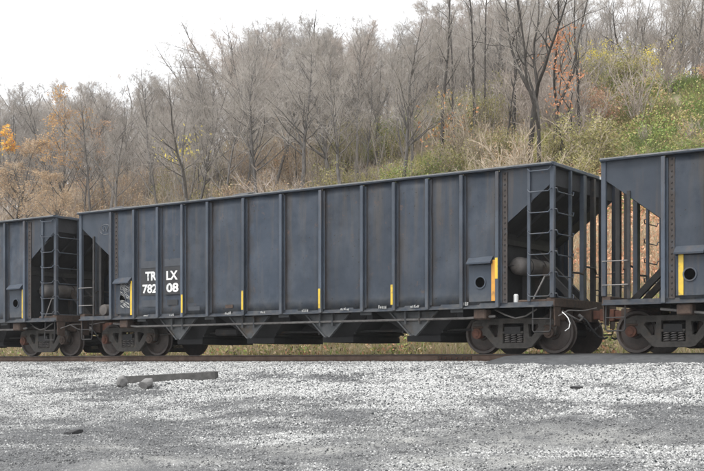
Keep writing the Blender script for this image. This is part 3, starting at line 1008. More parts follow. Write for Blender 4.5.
def make_car():
    car = empty('hopper_car', (XC, 0, 0))
    for s in (-1, 1):
        y = s * W
        xs_ = posts
        for i in range(12):
            m = MB()
            panel(m, xs_[i] + 0.02, xs_[i + 1] - 0.02, y, s, i + (13 if s > 0 else 0) + 1)
            o = m.build('side_panel', PANEL, car, smooth=True)
            uvl = o.data.uv_layers.new(name='sheet')
            w_ = xs_[i + 1] - xs_[i] - 0.04
            for lp in o.data.loops:
                cv = o.data.vertices[lp.vertex_index].co
                uvl.data[lp.index].uv = ((cv.x - xs_[i] - 0.02) / w_, (cv.z - SILL - 0.085) / (TOP - SILL - 0.135))
            so = o.modifiers.new('plate', 'SOLIDIFY'); so.thickness = 0.012; so.offset = 0
        for e in (-1, 1):
            X0, X1 = posts[-1] + 0.02, HL - 0.02
            poly = [(e * X0, 2.72), (e * (X1), 3.66), (e * X1, TOP - 0.05), (e * X0, TOP - 0.05)]
            MB().prism(poly, *sorted((y, y - s * 0.012)), 'y').build('end_panel', PAINT, car)
        for i, x in enumerate(posts):
            m = MB()
            yo, yi = y + s * 0.115, y - s * 0.004
            m.prism([(x - 0.02, yi), (x + 0.03, yi), (x + 0.048, yo), (x - 0.038, yo)], SILL + 0.01, TOP - 0.1, 'z')
            m.box(x - 0.075, x + 0.085, *sorted((y + s * 0.005, y + s * 0.016)), SILL + 0.1, TOP - 0.12)
            m.build('side_post', POST, car, bevel=0.006)
        for x0, e in ((posts[0] + 0.10, 1), (posts[-1] + 0.10, 1)):
            sp = MB().box(x0, x0 + 0.12, *sorted((y + s * 0.006, y + s * 0.022)), SILL + 0.1, TOP - 0.13).build('splice_plate', SPLICE, car)
            rv = MB()
            for k in range(24):
                rv.lathe([(0.022, 0), (0.014, s * 0.016)], (x0 + 0.06, y + s * 0.022, SILL + 0.18 + k * 0.12), 'y', 6)
            r_ = rv.build('rivet_row', DARK, sp); r_['kind'] = 'stuff'
        MB().prism([(y - s * 0.06, TOP - 0.07), (y + s * 0.11, TOP - 0.07), (y + s * 0.12, TOP - 0.045), (y + s * 0.12, TOP - 0.012), (y + s * 0.03, TOP), (y - s * 0.06, TOP)], -HL - 0.03, HL + 0.03, 'x').build('top_chord', POST, car)
        MB().box(-HL - 0.02, HL + 0.02, *sorted((y + s * 0.1205, y + s * 0.126)), TOP - 0.042, TOP - 0.013).build('chord_sheen', LIP_SHEEN, car)  # added strip, the sky's reflection on the chord edge put into its colour
        MB().box(-HL, HL, *sorted((y + s * 0.07, y - s * 0.05)), SILL, SILL + 0.035).box(-HL, HL, *sorted((y + s * 0.004, y - s * 0.05)), SILL + 0.036, SILL + 0.115).build('side_sill', PAINT, car)
        # row of gusset plates and the train line below the sill
        tl = MB().tube([(-6.2, y - s * 0.16, 0.90), (-5.3, y - s * 0.16, 0.80), (5.2, y - s * 0.16, 0.80), (5.9, y - s * 0.16, 0.83)], 0.028, 8).build('train_line', ROD, car, smooth=True)
        for hx in (-3.735, -1.245, 1.245, 3.735):
            yy = s * 1.49
            ch = MB().prism([(hx - 0.62, 0.98), (hx + 0.62, 0.98), (hx + 0.06, 0.44), (hx - 0.06, 0.44)], *sorted((yy, yy - s * 0.02)), 'y').build('chute_plate', CHUTE, car)
            for k in (-0.19, 0.19):
                MB().prism([(hx + k - 0.02, 0.99), (hx + k + 0.02, 0.99), (hx + k + 0.02, 0.70), (hx + k - 0.02, 0.70)], *sorted((yy + s * 0.002, yy + s * 0.09)), 'y').build('rib', CHUTE, ch)
            for k in (-1, 1):
                m = MB().prism([(hx + k * 0.62, 0.98), (hx + k * 0.67, 0.98), (hx + k * 0.08, 0.42), (hx + k * 0.03, 0.42)], *sorted((yy + s * 0.05, yy - s * 0.03)), 'y')
                m.build('flange', CHUTE, ch)
        for hx in (-4.98, -2.49, 0, 2.49, 4.98):
            MB().box(hx - 0.16, hx + 0.16, *sorted((y - s * 0.04, y - s * 0.06)), SILL - 0.07, SILL - 0.003).build('sill_bracket', CHUTE, car)
        # jacking pocket panels with hood and round hole at both ends
        for e in (-1, 1):
            xa, xb = sorted((e * (posts[-1] - 0.045), e * (posts[-2] + 0.06)))
            hd = MB().prism([(y + s * 0.002, 2.16), (y + s * 0.15, 2.02), (y + s * 0.15, 1.985), (y + s * 0.002, 1.985)], xa + 0.10, xb - 0.09, 'x').build('pocket_hood', PAINT, car)
            pl = MB().box(xa + 0.11, xb - 0.10, *sorted((y + s * 0.024, y + s * 0.034)), 1.15, 1.975).build('pocket_plate', PAINT, car, bevel=0.006)
            xm = (xa + xb) / 2
            MB().lathe([(0.115, 0), (0.115, s * 0.004)], (xm, y + s * 0.035, 1.58), 'y', 24).build('jacking_hole', BLACK, pl)
            MB().lathe([(0.117, 0), (0.117, s * 0.02), (0.145, s * 0.02), (0.145, 0)], (xm, y + s * 0.034, 1.58), 'y', 24).build('hole_rim', POST, pl)
            if s < 0:
                # upright reflective strip
                xt = posts[-1] - 0.08 if e > 0 else posts[1] - 0.085
                zz = (1.11, 1.95) if e > 0 else (1.17, 1.94)
                MB().box(xt - 0.05, xt + 0.05, y - 0.132, y - 0.128, *zz)
    # chute bodies, centre sill, gates
    for hx in (-3.735, -1.245, 1.245, 3.735):
        m = MB()
        b = [(hx - 1.2, -1.42, 1.03), (hx + 1.2, -1.42, 1.03), (hx + 1.2, 1.42, 1.03), (hx - 1.2, 1.42, 1.03)]
        t = [(hx - 0.4, -1.0, 0.44), (hx + 0.4, -1.0, 0.44), (hx + 0.4, 1.0, 0.44), (hx - 0.4, 1.0, 0.44)]
        m.v = b + t
        m.f = [(0, 1, 5, 4), (1, 2, 6, 5), (2, 3, 7, 6), (3, 0, 4, 7), (4, 5, 6, 7), (3, 2, 1, 0)]
        m.build('hopper_chute', UNDER, car)
        m = MB().box(hx - 0.46, hx + 0.46, -1.06, 1.06, 0.30, 0.435)
        g = m.build('discharge_gate', UNDER, car)
        m = MB().tube([(hx - 0.55, -1.12, 0.52), (hx - 0.55, 1.1, 0.52)], 0.03, 6).tube([(hx + 0.55, -1.12, 0.52), (hx + 0.55, 1.1, 0.52)], 0.03, 6)
        m.build('gate_shaft', DARK, g)
    MB().box(-HL + 0.9, HL - 0.9, -0.22, 0.22, 0.62, SILL + 0.04).build('centre_sill', UNDER, car)
    for hx in (-4.98, -2.49, 0.0, 2.49, 4.98):
        MB().box(hx - 0.08, hx + 0.08, -1.5, 1.5, 0.78, SILL + 0.02).build('cross_bearer', UNDER, car)
    # brake rigging seen between the chutes
    MB().tube([(-5.0, -0.9, 0.60), (5.0, -0.9, 0.56)], 0.03, 6).build('brake_rigging', DARK, car)
    MB().box(-2.9, -2.1, -1.0, -0.7, 0.52, 0.72).build('slack_adjuster', DARK, car, bevel=0.04)
    # floor so that the body is closed from below
    MB().box(posts[0], posts[-1], -W + 0.05, W - 0.05, 1.06, 1.08).build('body_floor', UNDER, car)
    for e in (-1, 1):
        end_parts(car, e)
        make_truck(car, e * 6.10)
        # cast bracket hung from the sill by the truck
        MB().box(e * 5.62 - 0.20, e * 5.62 + 0.12, -W + 0.0, -W + 0.28, 0.76, SILL - 0.006).build('sill_casting', RUST, car, bevel=0.03)
    # yellow strips on the posts
    return car


def strip(car, x, y, z0, z1, mat, w=0.045):
    return MB().box(x - w, x + w, y - 0.004, y, z0, z1).build('reflective_strip', mat, car)


car = make_car()
YS = -W - 0.117
YP = -W - 0.036


def zu(u, v, n=22.94):
    return zat(u, v, n)


# a copy for the neighbours is taken before the middle car gets its own markings
def copy_tree(o, parent=None):
    c = o.copy()
    COL.objects.link(c)
    if parent:
        c.parent = parent
        c.matrix_parent_inverse = o.matrix_parent_inverse
    for ch in list(o.children):
        copy_tree(ch, c)
    return c


left = copy_tree(car)
left.location = (-26.65 - HL, 0, 0)
right = copy_tree(car)
right.location = (-9.72 + HL, 0, 0)
right.scale = (1, 1, 0.987)
GRP = 'coal hopper cars coupled in one train'
tag(car, 'dark slate ribbed hopper car with white lettering TRLX 78208, middle of the train', 'hopper car', GRP)
tag(left, 'slate hopper car at the left edge, ladders and tank at its visible end', 'hopper car', GRP)
tag(right, 'slate hopper car cut off by the right edge, open framed end over the road crossing', 'hopper car', GRP)

# strips of the neighbours
strip(left, posts[-1] - 0.12, YP, 1.12, 1.98, YELLOW, 0.05)
for ch in list(right.children):
    nm = ch.name.split('.')[0]
    xm_ = sum((v.co.x for v in ch.data.vertices), 0) / len(ch.data.vertices) if ch.type == 'MESH' else 0
    if nm == 'brake_cylinder':
        for g in list(ch.children):
            bpy.data.objects.remove(g)
        bpy.data.objects.remove(ch)
    elif nm in ('pocket_hood', 'pocket_plate') and xm_ < 0:
        ch.location.x += 0.10
strip(right, at(681.2, 22.93) - right.location.x, YP - 0.01, 1.16, 2.02, YELLOW, 0.052)
# middle car
strip(car, posts[-1] - 0.12, YP, zu(493, 301), zu(493, 260), ORANGE, 0.046)
strip(car, posts[-1] + 0.0, YS, zu(499, 279), zu(499, 258), YELLOW, 0.033)
strip(car, posts[1] - 0.14, YP, zu(132, 315), zu(132, 281), YELLOW, 0.042)
for k, u, v0, v1 in ((3, 182, 295, 313), (5, 242.5, 291, 310), (7, 319.5, 289, 308.5), (9, 392, 285, 305)):
    strip(car, car_x(u, 22.84) - 0.01, YS - 0.002, zu(u, v1), zu(u, v0), YELLOW, 0.029)


def plate(car, u0, u1, v0, v1, mat, name, t=0.012, y=-W - 0.018):
    n = y - CAM_Y
    um, vm = (u0 + u1) / 2, (v0 + v1) / 2
    return MB().box(car_x(u0, n), car_x(u1, n), y - t, y, zat(um, v1, n), zat(um, v0, n)).build(name, mat, car)


plate(car, 141.3, 156.8, 268.5, 295.5, PATCH, 'number_panel')
plate(car, 164.8, 180.8, 266.5, 294.5, PATCH, 'number_panel')
plate(car, 141.3, 156.8, 261.2, 268.2, FADED, 'faded_panel')
plate(car, 164.8, 180.8, 258.5, 266.2, FADED, 'faded_panel')
plate(car, 142, 156, 300.2, 307, FADED, 'faded_panel')
plate(car, 167.5, 178, 299.8, 305, PATCH, 'faded_panel')
plate(car, 188.5, 196, 297.5, 302.8, PATCH, 'faded_panel')
plate(car, 188.5, 200, 306.5, 310.5, FADED, 'faded_panel')
YL = -W - 0.0312
for body, u0, u1, v0, v1 in (('TR', 145.4, 156.4, 271.6, 280.6), ('LX', 166.4, 177.6, 270.8, 279.8), ('782', 142.6, 157.0, 284.3, 293.3), ('08', 166.4, 178.4, 283.0, 292.2)):
    n = YL - CAM_Y
    fit_text(body, car_x(u0, n), car_x(u1, n), zat((u0 + u1) / 2, v1, n), zat((u0 + u1) / 2, v0, n), YL, LETTER, car)
# small worn stencil marks along the bottom of the side
rs = random.Random(8)
for u, v, w, h in ((146.5, 315.2, 5, 2.4), (173, 314.6, 6, 3), (229, 313, 7, 3.4), (264, 312, 6, 2.6), (306, 310.6, 7, 3), (345, 309, 8, 2.6), (383, 307.2, 8, 3), (415, 306.5, 8, 2.6), (465, 304.2, 9, 3.2)):
    m = MB()
    n = 22.94
    for k in range(int(w / 1.6)):
        uu = u - w / 2 + k * 1.7
        hh = h * rs.uniform(0.45, 1.0)
        x0, x1 = car_x(uu, n), car_x(uu + rs.uniform(0.9, 1.5), n)
        z0 = zat(uu, v + h / 2, n)
        m.prism([(x0, z0), (x1, z0 + rs.uniform(-.01, .01)), (x1 + rs.uniform(-.02, .02), z0 + hh / 36), (x0, z0 + hh / 36 * rs.uniform(.6, 1))], -W - 0.050, -W - 0.040, 'y')
    m.build('stencil_mark', PALE, car)
plate(car, 225.5, 233, 304.8, 308.2, RUST, 'rust_plate')


def scribble(car, name, seed, u0, u1, v0, v1, r, y, strokes, mat):
    rr = random.Random(seed)
    n = y - CAM_Y
    m = MB()
    for s in range(strokes):
        pts = []
        uc, vc = rr.uniform(u0, u1), rr.uniform(v0, v1)
        a0 = rr.uniform(0, 6.28)
        ra, rb = rr.uniform(0.25, 0.6) * (u1 - u0), rr.uniform(0.06, 0.16) * (v1 - v0)
        for k in range(9):
            t = a0 + k * 0.5 * rr.choice((1, 1, 1.2))
            pts.append((min(max(uc + ra * math.cos(t), u0), u1), min(max(vc + rb * math.sin(t * 1.3), v0), v1)))
        m.tube([(car_x(p, n), y - 0.001 * (s % 4), zat(p, q, n)) for p, q in pts], r, 4)
    return m.build(name, mat, car)


scribble(car, 'graffiti', 4, 120.5, 129.5, 283, 308, 0.0075, YP - 0.006, 26, PALE)
# faint white circled arrow mark on the left end panel
n = 22.94
em = MB()
em.tube([(car_x(105 + 5.5 * math.cos(a), n), -W - 0.002, zat(105, 229.5 + 5.0 * math.sin(a), n)) for a in np.linspace(2.2, 5.6, 12)], 0.010, 4)
em.tube([(car_x(u, n), -W - 0.003, zat(u, v, n)) for u, v in ((101, 233), (101.2, 228), (103.5, 231.5), (104.5, 226.5), (106.5, 231.5), (108, 226))], 0.016, 4)
em.tube([(car_x(u, n), -W - 0.002, zat(u, v, n)) for u, v in ((103, 234.6), (108, 234.2))], 0.012, 4)
em.build('chalk_emblem', CHALK, car)
# white bent uncoupling handle and white paint on the far end of the chord
X1 = HL
hx = X1 + 0.1
pts = [(562, 312), (565.5, 315), (568, 318), (570, 323), (569, 328), (565, 331)]
MB().tube([(car_x(u, 22.95), -W - 0.01, zat(u, v, 22.95)) for u, v in pts], 0.010, 6).build('lever_handle', LETTER, car, smooth=True)
MB().box(X1 + 0.051, X1 + 0.054, 0.65, 1.6, TOP - 0.085, TOP - 0.02).build('paint_patch', WHITE, car)

# coal heaped inside the cars, its crest just above the chords
for c, nm in ((car, 'coal load heaped inside the lettered middle hopper car'), (left, ''), (right, '')):
    gx = np.arange(-6.9, 6.95, 0.12); gy = np.linspace(-1.64, 1.64, 20)
    X, Y = np.meshgrid(gx, gy)
    Z = TOP - 0.05 + 0.16 * (1 - (np.abs(Y) / 1.64) ** 3) + (fbm(X * 2.2 + c.location.x, Y * 2.2, 5, 4) - 0.5) * 0.42 + (fbm(X * 0.5 + c.location.x, Y, 6, 2) - 0.5) * 0.25
    Z = Z - (np.interp(X, [0.5, 3], [0, 0.2]) if c is car else 0.2)
    Z = np.minimum(Z, TOP + 0.115 + 0.03 * np.sin(X * 9 + Y * 5))
    n1 = len(gx)
    idx = (np.arange(len(gy) - 1)[:, None] * n1 + np.arange(n1 - 1)[None, :]).ravel()
    o = link('coal', fast_mesh('coal', np.stack([X, Y, Z], -1).reshape(-1, 3), np.stack([idx, idx + 1, idx + n1 + 1, idx + n1], 1), COAL), None)
    o.location = c.location
    if c is right:
        o.location.z -= 0.06
    tag(o, kind='stuff')

# white can standing on the platform by the tank
n = 23.15
xc_ = at(516, n)
m = MB().lathe([(0.055, 0), (0.055, 0.20), (0.045, 0.21), (0.04, 0.225), (0.01, 0.226)], (0, 0, 0), 'z', 16)
o = m.build('can', WHITE, smooth=True)
o.location = (xc_, n + CAM_Y, SILL + 0.0775)
tag(o, 'small white can on the platform in front of the air reservoir', 'can')

# ------------------------------------------------------------------ things lying on the gravel
def lump(name, r, seed, mat, sq=(1, 1, 0.7)):
    bm = bmesh.new()
    bmesh.ops.create_icosphere(bm, subdivisions=3, radius=1)
    rr = random.Random(seed)
    ax = [Vector((rr.gauss(0, 1), rr.gauss(0, 1), rr.gauss(0, 1))).normalized() for _ in range(12)]
    dd = [rr.uniform(0.62, 0.92) for _ in range(12)]
    for v in bm.verts:
        for a, d in zip(ax, dd):
            t = v.co.dot(a)
            if t > d:
                v.co -= a * (t - d)
        v.co = Vector((v.co.x * r * sq[0], v.co.y * r * sq[1], v.co.z * r * sq[2]))
    me = bpy.data.meshes.new(name)
    bm.to_mesh(me); bm.free()
    me.materials.append(mat)
    return link(name, me)


xa, ya, za = on_ground(124, 384)
xb, yb, zb_ = on_ground(217, 379)
d = Vector((xb - xa, yb - ya, zb_ - za))
o = MB().box(0, d.length, -0.11, 0.11, -0.06, 0.17).build('timber', SLAB, bevel=0.012)
o.location = (xa, ya, za)
o.rotation_euler = (0, -math.asin(d.z / d.length), math.atan2(d.y, d.x))
tag(o, 'long dark squared timber half buried in the gravel', 'timber')
for u, v, r, sq, lb in ((122.5, 387, 0.15, (0.9, 0.9, 1.15), 'grey rock at the very end of the timber, the taller narrow one at left'), (146.5, 388.5, 0.18, (1.15, 0.9, 0.95), 'grey peaked rock lying in front of the timber')):
    x, y, z = on_ground(u, v)
    o = lump('rock', r, int(u), ROCK, sq); o.location = (x, y, z + r * 0.62)
    tag(o, lb, 'rock', 'rocks by the timber')
x, y, z = on_ground(73, 434)
o = lump('rock', 0.12, 11, COAL, (1.7, 0.7, 0.42)); o.location = (x, y, z + 0.02); o.rotation_euler = (0, -0.25, 0.4)
tag(o, 'flat black lump of coal on the pale gravel at lower left', 'coal lump')
x, y, z = on_ground(577, 389)
o = lump('rock', 0.10, 12, COAL, (1.5, 0.7, 0.3)); o.location = (x, y, z + 0.03)
tag(o, 'flat black piece on the gravel below the road crossing', 'coal lump')
n = 26.8
o = MB().box(-0.8, 0.8, -0.11, 0.11, 0, 0.07).build('plank', ROD, bevel=0.01)
o.location = (at(289, n), n + CAM_Y, -0.14); o.rotation_euler = (0, -0.02, 0.1)
tag(o, 'pale grey plank lying behind the far rail in front of the weeds', 'plank')

# ------------------------------------------------------------------ trees
def tubes(polys, sides):
    """polys: list of (pts (n,3), radii (n)), any n; returns verts, quads"""
    groups = {}
    for p, r in polys:
        groups.setdefault(len(p), []).append((p, r))
    VV, FF, base = [], [], 0
    for n, lst in groups.items():
        P = np.array([p for p, _ in lst]); Rr = np.array([r for _, r in lst])
        d = P[:, -1] - P[:, 0]
        d /= np.linalg.norm(d, axis=1, keepdims=True) + 1e-9
        ref = np.where(np.abs(d[:, 2:3]) > 0.9, np.array([[1.0, 0, 0]]), np.array([[0, 0, 1.0]]))
        a = np.cross(d, ref); a /= np.linalg.norm(a, axis=1, keepdims=True) + 1e-9
        b = np.cross(d, a)
        t = np.arange(sides) * 2 * np.pi / sides
        ring = a[:, None, :] * np.cos(t)[None, :, None] + b[:, None, :] * np.sin(t)[None, :, None]
        V = P[:, :, None, :] + ring[:, None, :, :] * Rr[:, :, None, None]
        k = len(lst)
        VV.append(V.reshape(-1, 3))
        i0 = base + (np.arange(k)[:, None, None] * n + np.arange(n - 1)[None, :, None]) * sides + np.arange(sides)[None, None, :]
        i1 = base + (np.arange(k)[:, None, None] * n + np.arange(n - 1)[None, :, None]) * sides + ((np.arange(sides) + 1) % sides)[None, None, :]
        FF.append(np.stack([i0, i1, i1 + sides, i0 + sides], -1).reshape(-1, 4))
        base += k * n * sides
    return np.concatenate(VV), np.concatenate(FF)


def unit(v):
    return v / (np.linalg.norm(v) + 1e-9)


def branch(rng, p0, d, L, r0, n, wob, up, taper=0.25):
    pts = [p0]; p = p0.copy(); d = unit(d)
    for i in range(n - 1):
        d = unit(d + rng.normal(0, wob, 3) + np.array([0, 0, up]))
        p = p + d * (L / (n - 1))
        pts.append(p)
    return np.array(pts), np.linspace(r0, r0 * taper, n)


def side_dir(rng, d, ang):
    a = unit(np.cross(d, rng.normal(0, 1, 3)))
    return unit(d * math.cos(ang) + a * math.sin(ang))


def gen_tree(seed, H=14, r=0.14, start=0.35, n1=16, n2=6, n3=6, n4=2, ang=(0.5, 0.95), spread=0.42, wob=0.06, up=0.10, forks=1, twig=0.007, lean=0.05, fork_z=0.35):
    rng = np.random.default_rng(seed)
    trunks, limbs, fine = [], [], []
    heads = []
    base = np.zeros(3)
    d0 = unit(np.array([rng.normal(0, lean), rng.normal(0, lean), 1.0]))
    if forks == 1:
        trunks.append(branch(rng, base, d0, H, r, 10, wob, 0.02, 0.10))
        heads.append((trunks[0], start, 1.0))
    else:
        t = branch(rng, base, d0, H * fork_z, r, 6, wob * 0.6, 0.02, 0.8)
        trunks.append(t)
        for k in range(forks):
            a = k * 2 * math.pi / forks + rng.uniform(-0.5, 0.5)
            dd = unit(np.array([math.cos(a) * rng.uniform(0.3, 0.65), math.sin(a) * rng.uniform(0.3, 0.65), 1]))
            b = branch(rng, t[0][-1] - dd * r * 0.3, dd, H * (1 - fork_z) * rng.uniform(0.8, 1.05), r * 0.68, 9, wob * 1.3, 0.07, 0.10)
            trunks.append(b)
            heads.append((b, 0.12, 0.75))
    tips = []
    for (pts, rad), st, sc in heads:
        for _ in range(max(3, int(n1 * sc))):
            f = st + (0.98 - st) * rng.random() ** 0.85
            x = f * (len(pts) - 1); i = min(int(x), len(pts) - 2); q = x - i
            p = pts[i] * (1 - q) + pts[i + 1] * q
            rr = rad[i] * (1 - q) + rad[i + 1] * q
            dd = side_dir(rng, unit(pts[i + 1] - pts[i]), rng.uniform(*ang))
            L = H * spread * (0.25 + 0.75 * (1 - f) ** 0.8) * rng.uniform(0.6, 1.15)
            b1 = branch(rng, p, dd, L, min(rr * 0.55, 0.09), 6, wob * 2.2, up, 0.22)
            limbs.append(b1)
            for _ in range(n2):
                f2 = rng.uniform(0.25, 1.0)
                j = min(int(f2 * 5), 4); q2 = f2 * 5 - j
                p2 = b1[0][j] * (1 - q2) + b1[0][j + 1] * q2
                d2 = side_dir(rng, unit(b1[0][j + 1] - b1[0][j]), rng.uniform(0.4, 0.9))
                L2 = L * rng.uniform(0.28, 0.5) * (1.2 - 0.5 * f2)
                b2 = branch(rng, p2, d2, L2, max(b1[1][j] * 0.5, twig * 1.3), 4, wob * 3, up * 0.8, 0.4)
                fine.append(b2)
                for _ in range(n3):
                    f3 = rng.uniform(0.2, 1.0)
                    j3 = min(int(f3 * 3), 2); q3 = f3 * 3 - j3
                    p3 = b2[0][j3] * (1 - q3) + b2[0][j3 + 1] * q3
                    d3 = side_dir(rng, unit(b2[0][j3 + 1] - b2[0][j3]), rng.uniform(0.35, 0.9))
                    L3 = max(L2 * rng.uniform(0.35, 0.65), 0.25)
                    b3 = branch(rng, p3, d3, L3, twig, 3, wob * 3, up * 0.6, 0.5)
                    fine.append(b3)
                    tips.append(b3[0][-1])
                    for _ in range(n4):
                        p4 = b3[0][1] + (b3[0][2] - b3[0][1]) * rng.random()
                        d4 = side_dir(rng, unit(b3[0][2] - b3[0][1]), rng.uniform(0.35, 0.8))
                        fine.append(branch(rng, p4, d4, L3 * 0.6, twig * 0.8, 2, 0.1, up, 0.6))
    return trunks, limbs, fine, np.array(tips)


def leaf_quads(rng, pts, size, cols, flat=0.0):
    k = len(pts)
    a = rng.normal(0, 1, (k, 3)); a[:, 2] *= (1 - flat * 0.6); a /= np.linalg.norm(a, axis=1, keepdims=True)
    b = np.cross(a, rng.normal(0, 1, (k, 3))); b /= np.linalg.norm(b, axis=1, keepdims=True)
    s = size * rng.uniform(0.6, 1.4, (k, 1))
    V = np.stack([pts - a * s, pts + b * s * 0.55, pts + a * s, pts - b * s * 0.55], 1).reshape(-1, 3)
    Fq = np.arange(k * 4).reshape(-1, 4)
    cc = np.array(cols)[rng.integers(0, len(cols), k)] * rng.uniform(0.75, 1.25, (k, 1))
    return V, Fq, np.repeat(cc, 4, 0)


class Kind:
    """meshes of one kind of tree: trunk with limbs, crown of twigs, perhaps leaves"""
    def __init__(s, name, bark, twigm, H, seed, leaf=None, **kw):
        tr, li, fi, tips = gen_tree(seed, H=H, **kw)
        s.name, s.H = name, H
        # flare at the foot
        p, r = tr[0]
        r = r.copy(); r[0] *= 1.35
        p = p.copy(); p[0, 2] -= 0.35
        tr = [(p, r)] + tr[1:]
        V1, F1 = tubes(tr, 8); V2, F2 = tubes(li, 5)
        s.trunk = fast_mesh('trunk', np.concatenate([V1, V2]), np.concatenate([F1, F2 + len(V1)]), bark, smooth=True)
        V3, F3 = tubes(fi, 3)
        s.crown = fast_mesh('crown', V3, F3, twigm)
        s.H = float(np.percentile(V3[:, 2], 99.7))
        s.tips = tips
        s.leaves = None
        if leaf:
            s.leaves = s.make_leaves(seed, **leaf)

    def make_leaves(s, seed, n, size, cols, zr=(0, 1), sel=None, jit=0.12):
        rng = np.random.default_rng(seed + 99)
        t = s.tips
        t = t[(t[:, 2] > zr[0] * s.H) & (t[:, 2] < zr[1] * s.H)]
        if sel is not None:
            c = t[rng.integers(0, len(t), sel[0])]
            dm = np.min(np.linalg.norm(t[:, None] - c[None], axis=2), 1)
            t = t[dm < sel[1]]
        pts = t[rng.integers(0, len(t), n)] + rng.normal(0, jit, (n, 3))
        V, Fq, cc = leaf_quads(rng, pts, size, cols)
        return fast_mesh('foliage', V, Fq, LEAF, cols=cc)

    def place(s, x, y, label, group=None, scale=1.0, rz=0.0, wide=1.0, cat='tree', leaves=None, sink=0.0, tilt=0.0):
        o = empty(s.name, (x, y, float(gz(x, y)) - 0.1 - sink))
        o.rotation_euler = (tilt, 0, rz)
        o.scale = (scale * wide, scale * wide, scale)
        link('trunk', s.trunk, o)
        link('crown', s.crown, o)
        lv = leaves or s.leaves
        if lv:
            link('foliage', lv, o)
        tag(o, label, cat, group)
        return o


GW = 'bare grey trees of the wood on the hillside'
tall = [Kind('bare_tree', BARK_GREY, TWIG_GREY, 15, 10 + i, r=0.13 + 0.02 * (i % 3), start=0.22 + 0.09 * (i % 3), n1=26 + 2 * (i % 3), n2=7, n3=8, n4=2, ang=(0.35, 0.95), spread=0.32 + 0.05 * (i % 3), up=0.10, twig=0.0048, lean=0.06) for i in range(5)]
forked = [Kind('bare_tree', BARK_GREY, TWIG_RED if i else TWIG_GREY, 15, 30 + i, r=0.17, n1=18, n2=7, n3=7, n4=2, ang=(0.35, 1.0), spread=0.30, up=0.09, forks=2 + i, twig=0.006, fork_z=0.3 + 0.08 * i) for i in range(2)]


def zone(u):
    """which stretch of the train a plant stands above, for its label"""
    for lim, t in ((82, 'above the left car'), (205, 'above the white car lettering'), (325, 'left of the middle car centre'), (430, 'right of the middle car centre'), (560, 'above the middle car right end'), (9999, 'above the right car')):
        if u < lim:
            return t


def tree_label(kind, u, y, top):
    far = 'deep in the wood' if y > 42 else 'at the front of the wood'
    lb = '%s bare tree %s %s' % (kind, far, zone(u))
    return lb, lb.replace('tree', 'trees')



rng = np.random.default_rng(5)
sky_u = [-120, 0, 60, 100, 140, 200, 230, 265, 300, 340, 375, 410, 450, 520, 704, 820]
sky_v = [80, 80, 82, 78, 72, 58, 32, 14, 10, 14, 22, 6, -5, -20, -30, -30]
placed = []
tries = 0
while len(placed) < 262 and tries < 14000:
    tries += 1
    y = 15.5 + 50 * rng.random() ** 1.3
    n = y - CAM_Y
    u = rng.uniform(-70, 775)
    x = float(at(u, n))
    if u > 545 and y < 29.5:
        continue
    if 395 < u < 545 and y < 21 and rng.random() < 0.6:
        continue
    if (u < 82 and y < 24) or (425 < u < 575 and y < 25):
        continue
    dmin = 1.3 + 0.02 * (y - 15)
    if any((x - a) ** 2 + (y - b) ** 2 < dmin * dmin for a, b in placed):
        continue
    v = np.interp(u, sky_u, sky_v) + abs(rng.normal(0, 1)) * 22 - 3
    g = float(gz(x, y))
    h = (HZ - v) * depth(x, y) / F + CAM_Z - g
    h = min(h, rng.uniform(15, 22))
    if h < 5.5:
        continue
    placed.append((x, y))
    if rng.random() < 0.78:
        k = tall[rng.integers(0, len(tall))]; kd = 'slim'
    else:
        k = forked[rng.integers(0, len(forked))]; kd = 'forked'
    lb, gr = tree_label(kd, u, y, v)
    k.place(x, y, lb, gr, h / k.H, rng.uniform(0, 6.28), rng.uniform(0.95, 1.5))

# nearer trees that stand out
def hero(kind, u, y, top, label, rz=0, wide=1.0, leaves=None, cat='tree', name=None, tilt=0.0):
    x = float(at(u, y - CAM_Y))
    g = float(gz(x, y))
    h = (HZ - top) * depth(x, y) / F + CAM_Z - g
    o = kind.place(x, y, label, None, h / kind.H, rz, wide, cat, leaves, tilt=tilt)
    if name:
        o.name = name
    return o


dark1 = Kind('dark_tree', BARK_DARK, TWIG_GREY, 15, 51, r=0.19, start=0.35, n1=13, n2=5, n3=5, n4=2, ang=(0.4, 1.0), spread=0.36, wob=0.11, up=0.12, forks=3, fork_z=0.34, twig=0.007)
dark2 = Kind('dark_tree', BARK_DARK, TWIG_GREY, 15, 58, r=0.16, start=0.4, n1=15, n2=5, n3=5, n4=2, ang=(0.35, 0.8), spread=0.30, wob=0.09, up=0.14, forks=2, fork_z=0.22, twig=0.007)
dark3 = Kind('dark_tree', BARK_DARK, TWIG_GREY, 12, 63, r=0.22, n1=12, n2=6, n3=6, n4=2, ang=(0.5, 1.2), spread=0.45, wob=0.13, up=0.08, forks=4, fork_z=0.18, twig=0.008)
slim = Kind('dark_tree', BARK_DARK, TWIG_GREY, 15, 71, r=0.13, start=0.35, n1=14, n2=4, n3=5, n4=1, ang=(0.35, 0.8), spread=0.24, wob=0.07, up=0.12, twig=0.007)
slim2 = Kind('dark_tree', BARK_DARK, TWIG_GREY, 15, 74, r=0.15, start=0.3, n1=16, n2=5, n3=5, n4=2, ang=(0.3, 0.75), spread=0.22, wob=0.06, up=0.13, twig=0.007)
ORN = [(0.72, 0.36, 0.20), (0.66, 0.33, 0.18), (0.74, 0.42, 0.27), (0.62, 0.28, 0.15)]
YEL = [(0.80, 0.66, 0.08), (0.74, 0.60, 0.12), (0.60, 0.54, 0.12)]
hero(slim2, 440, 18.5, -60, 'tall dark tree with paired slender stems left of the straight pole trunk', 0.4)
hero(slim2, 453, 20.0, -30, 'slender dark trunk close beside the paired stems', 1.9)
hero(slim, 486, 23.0, -70, 'tall straight dark pole trunk left of the crooked tree', 3.2, 0.8)
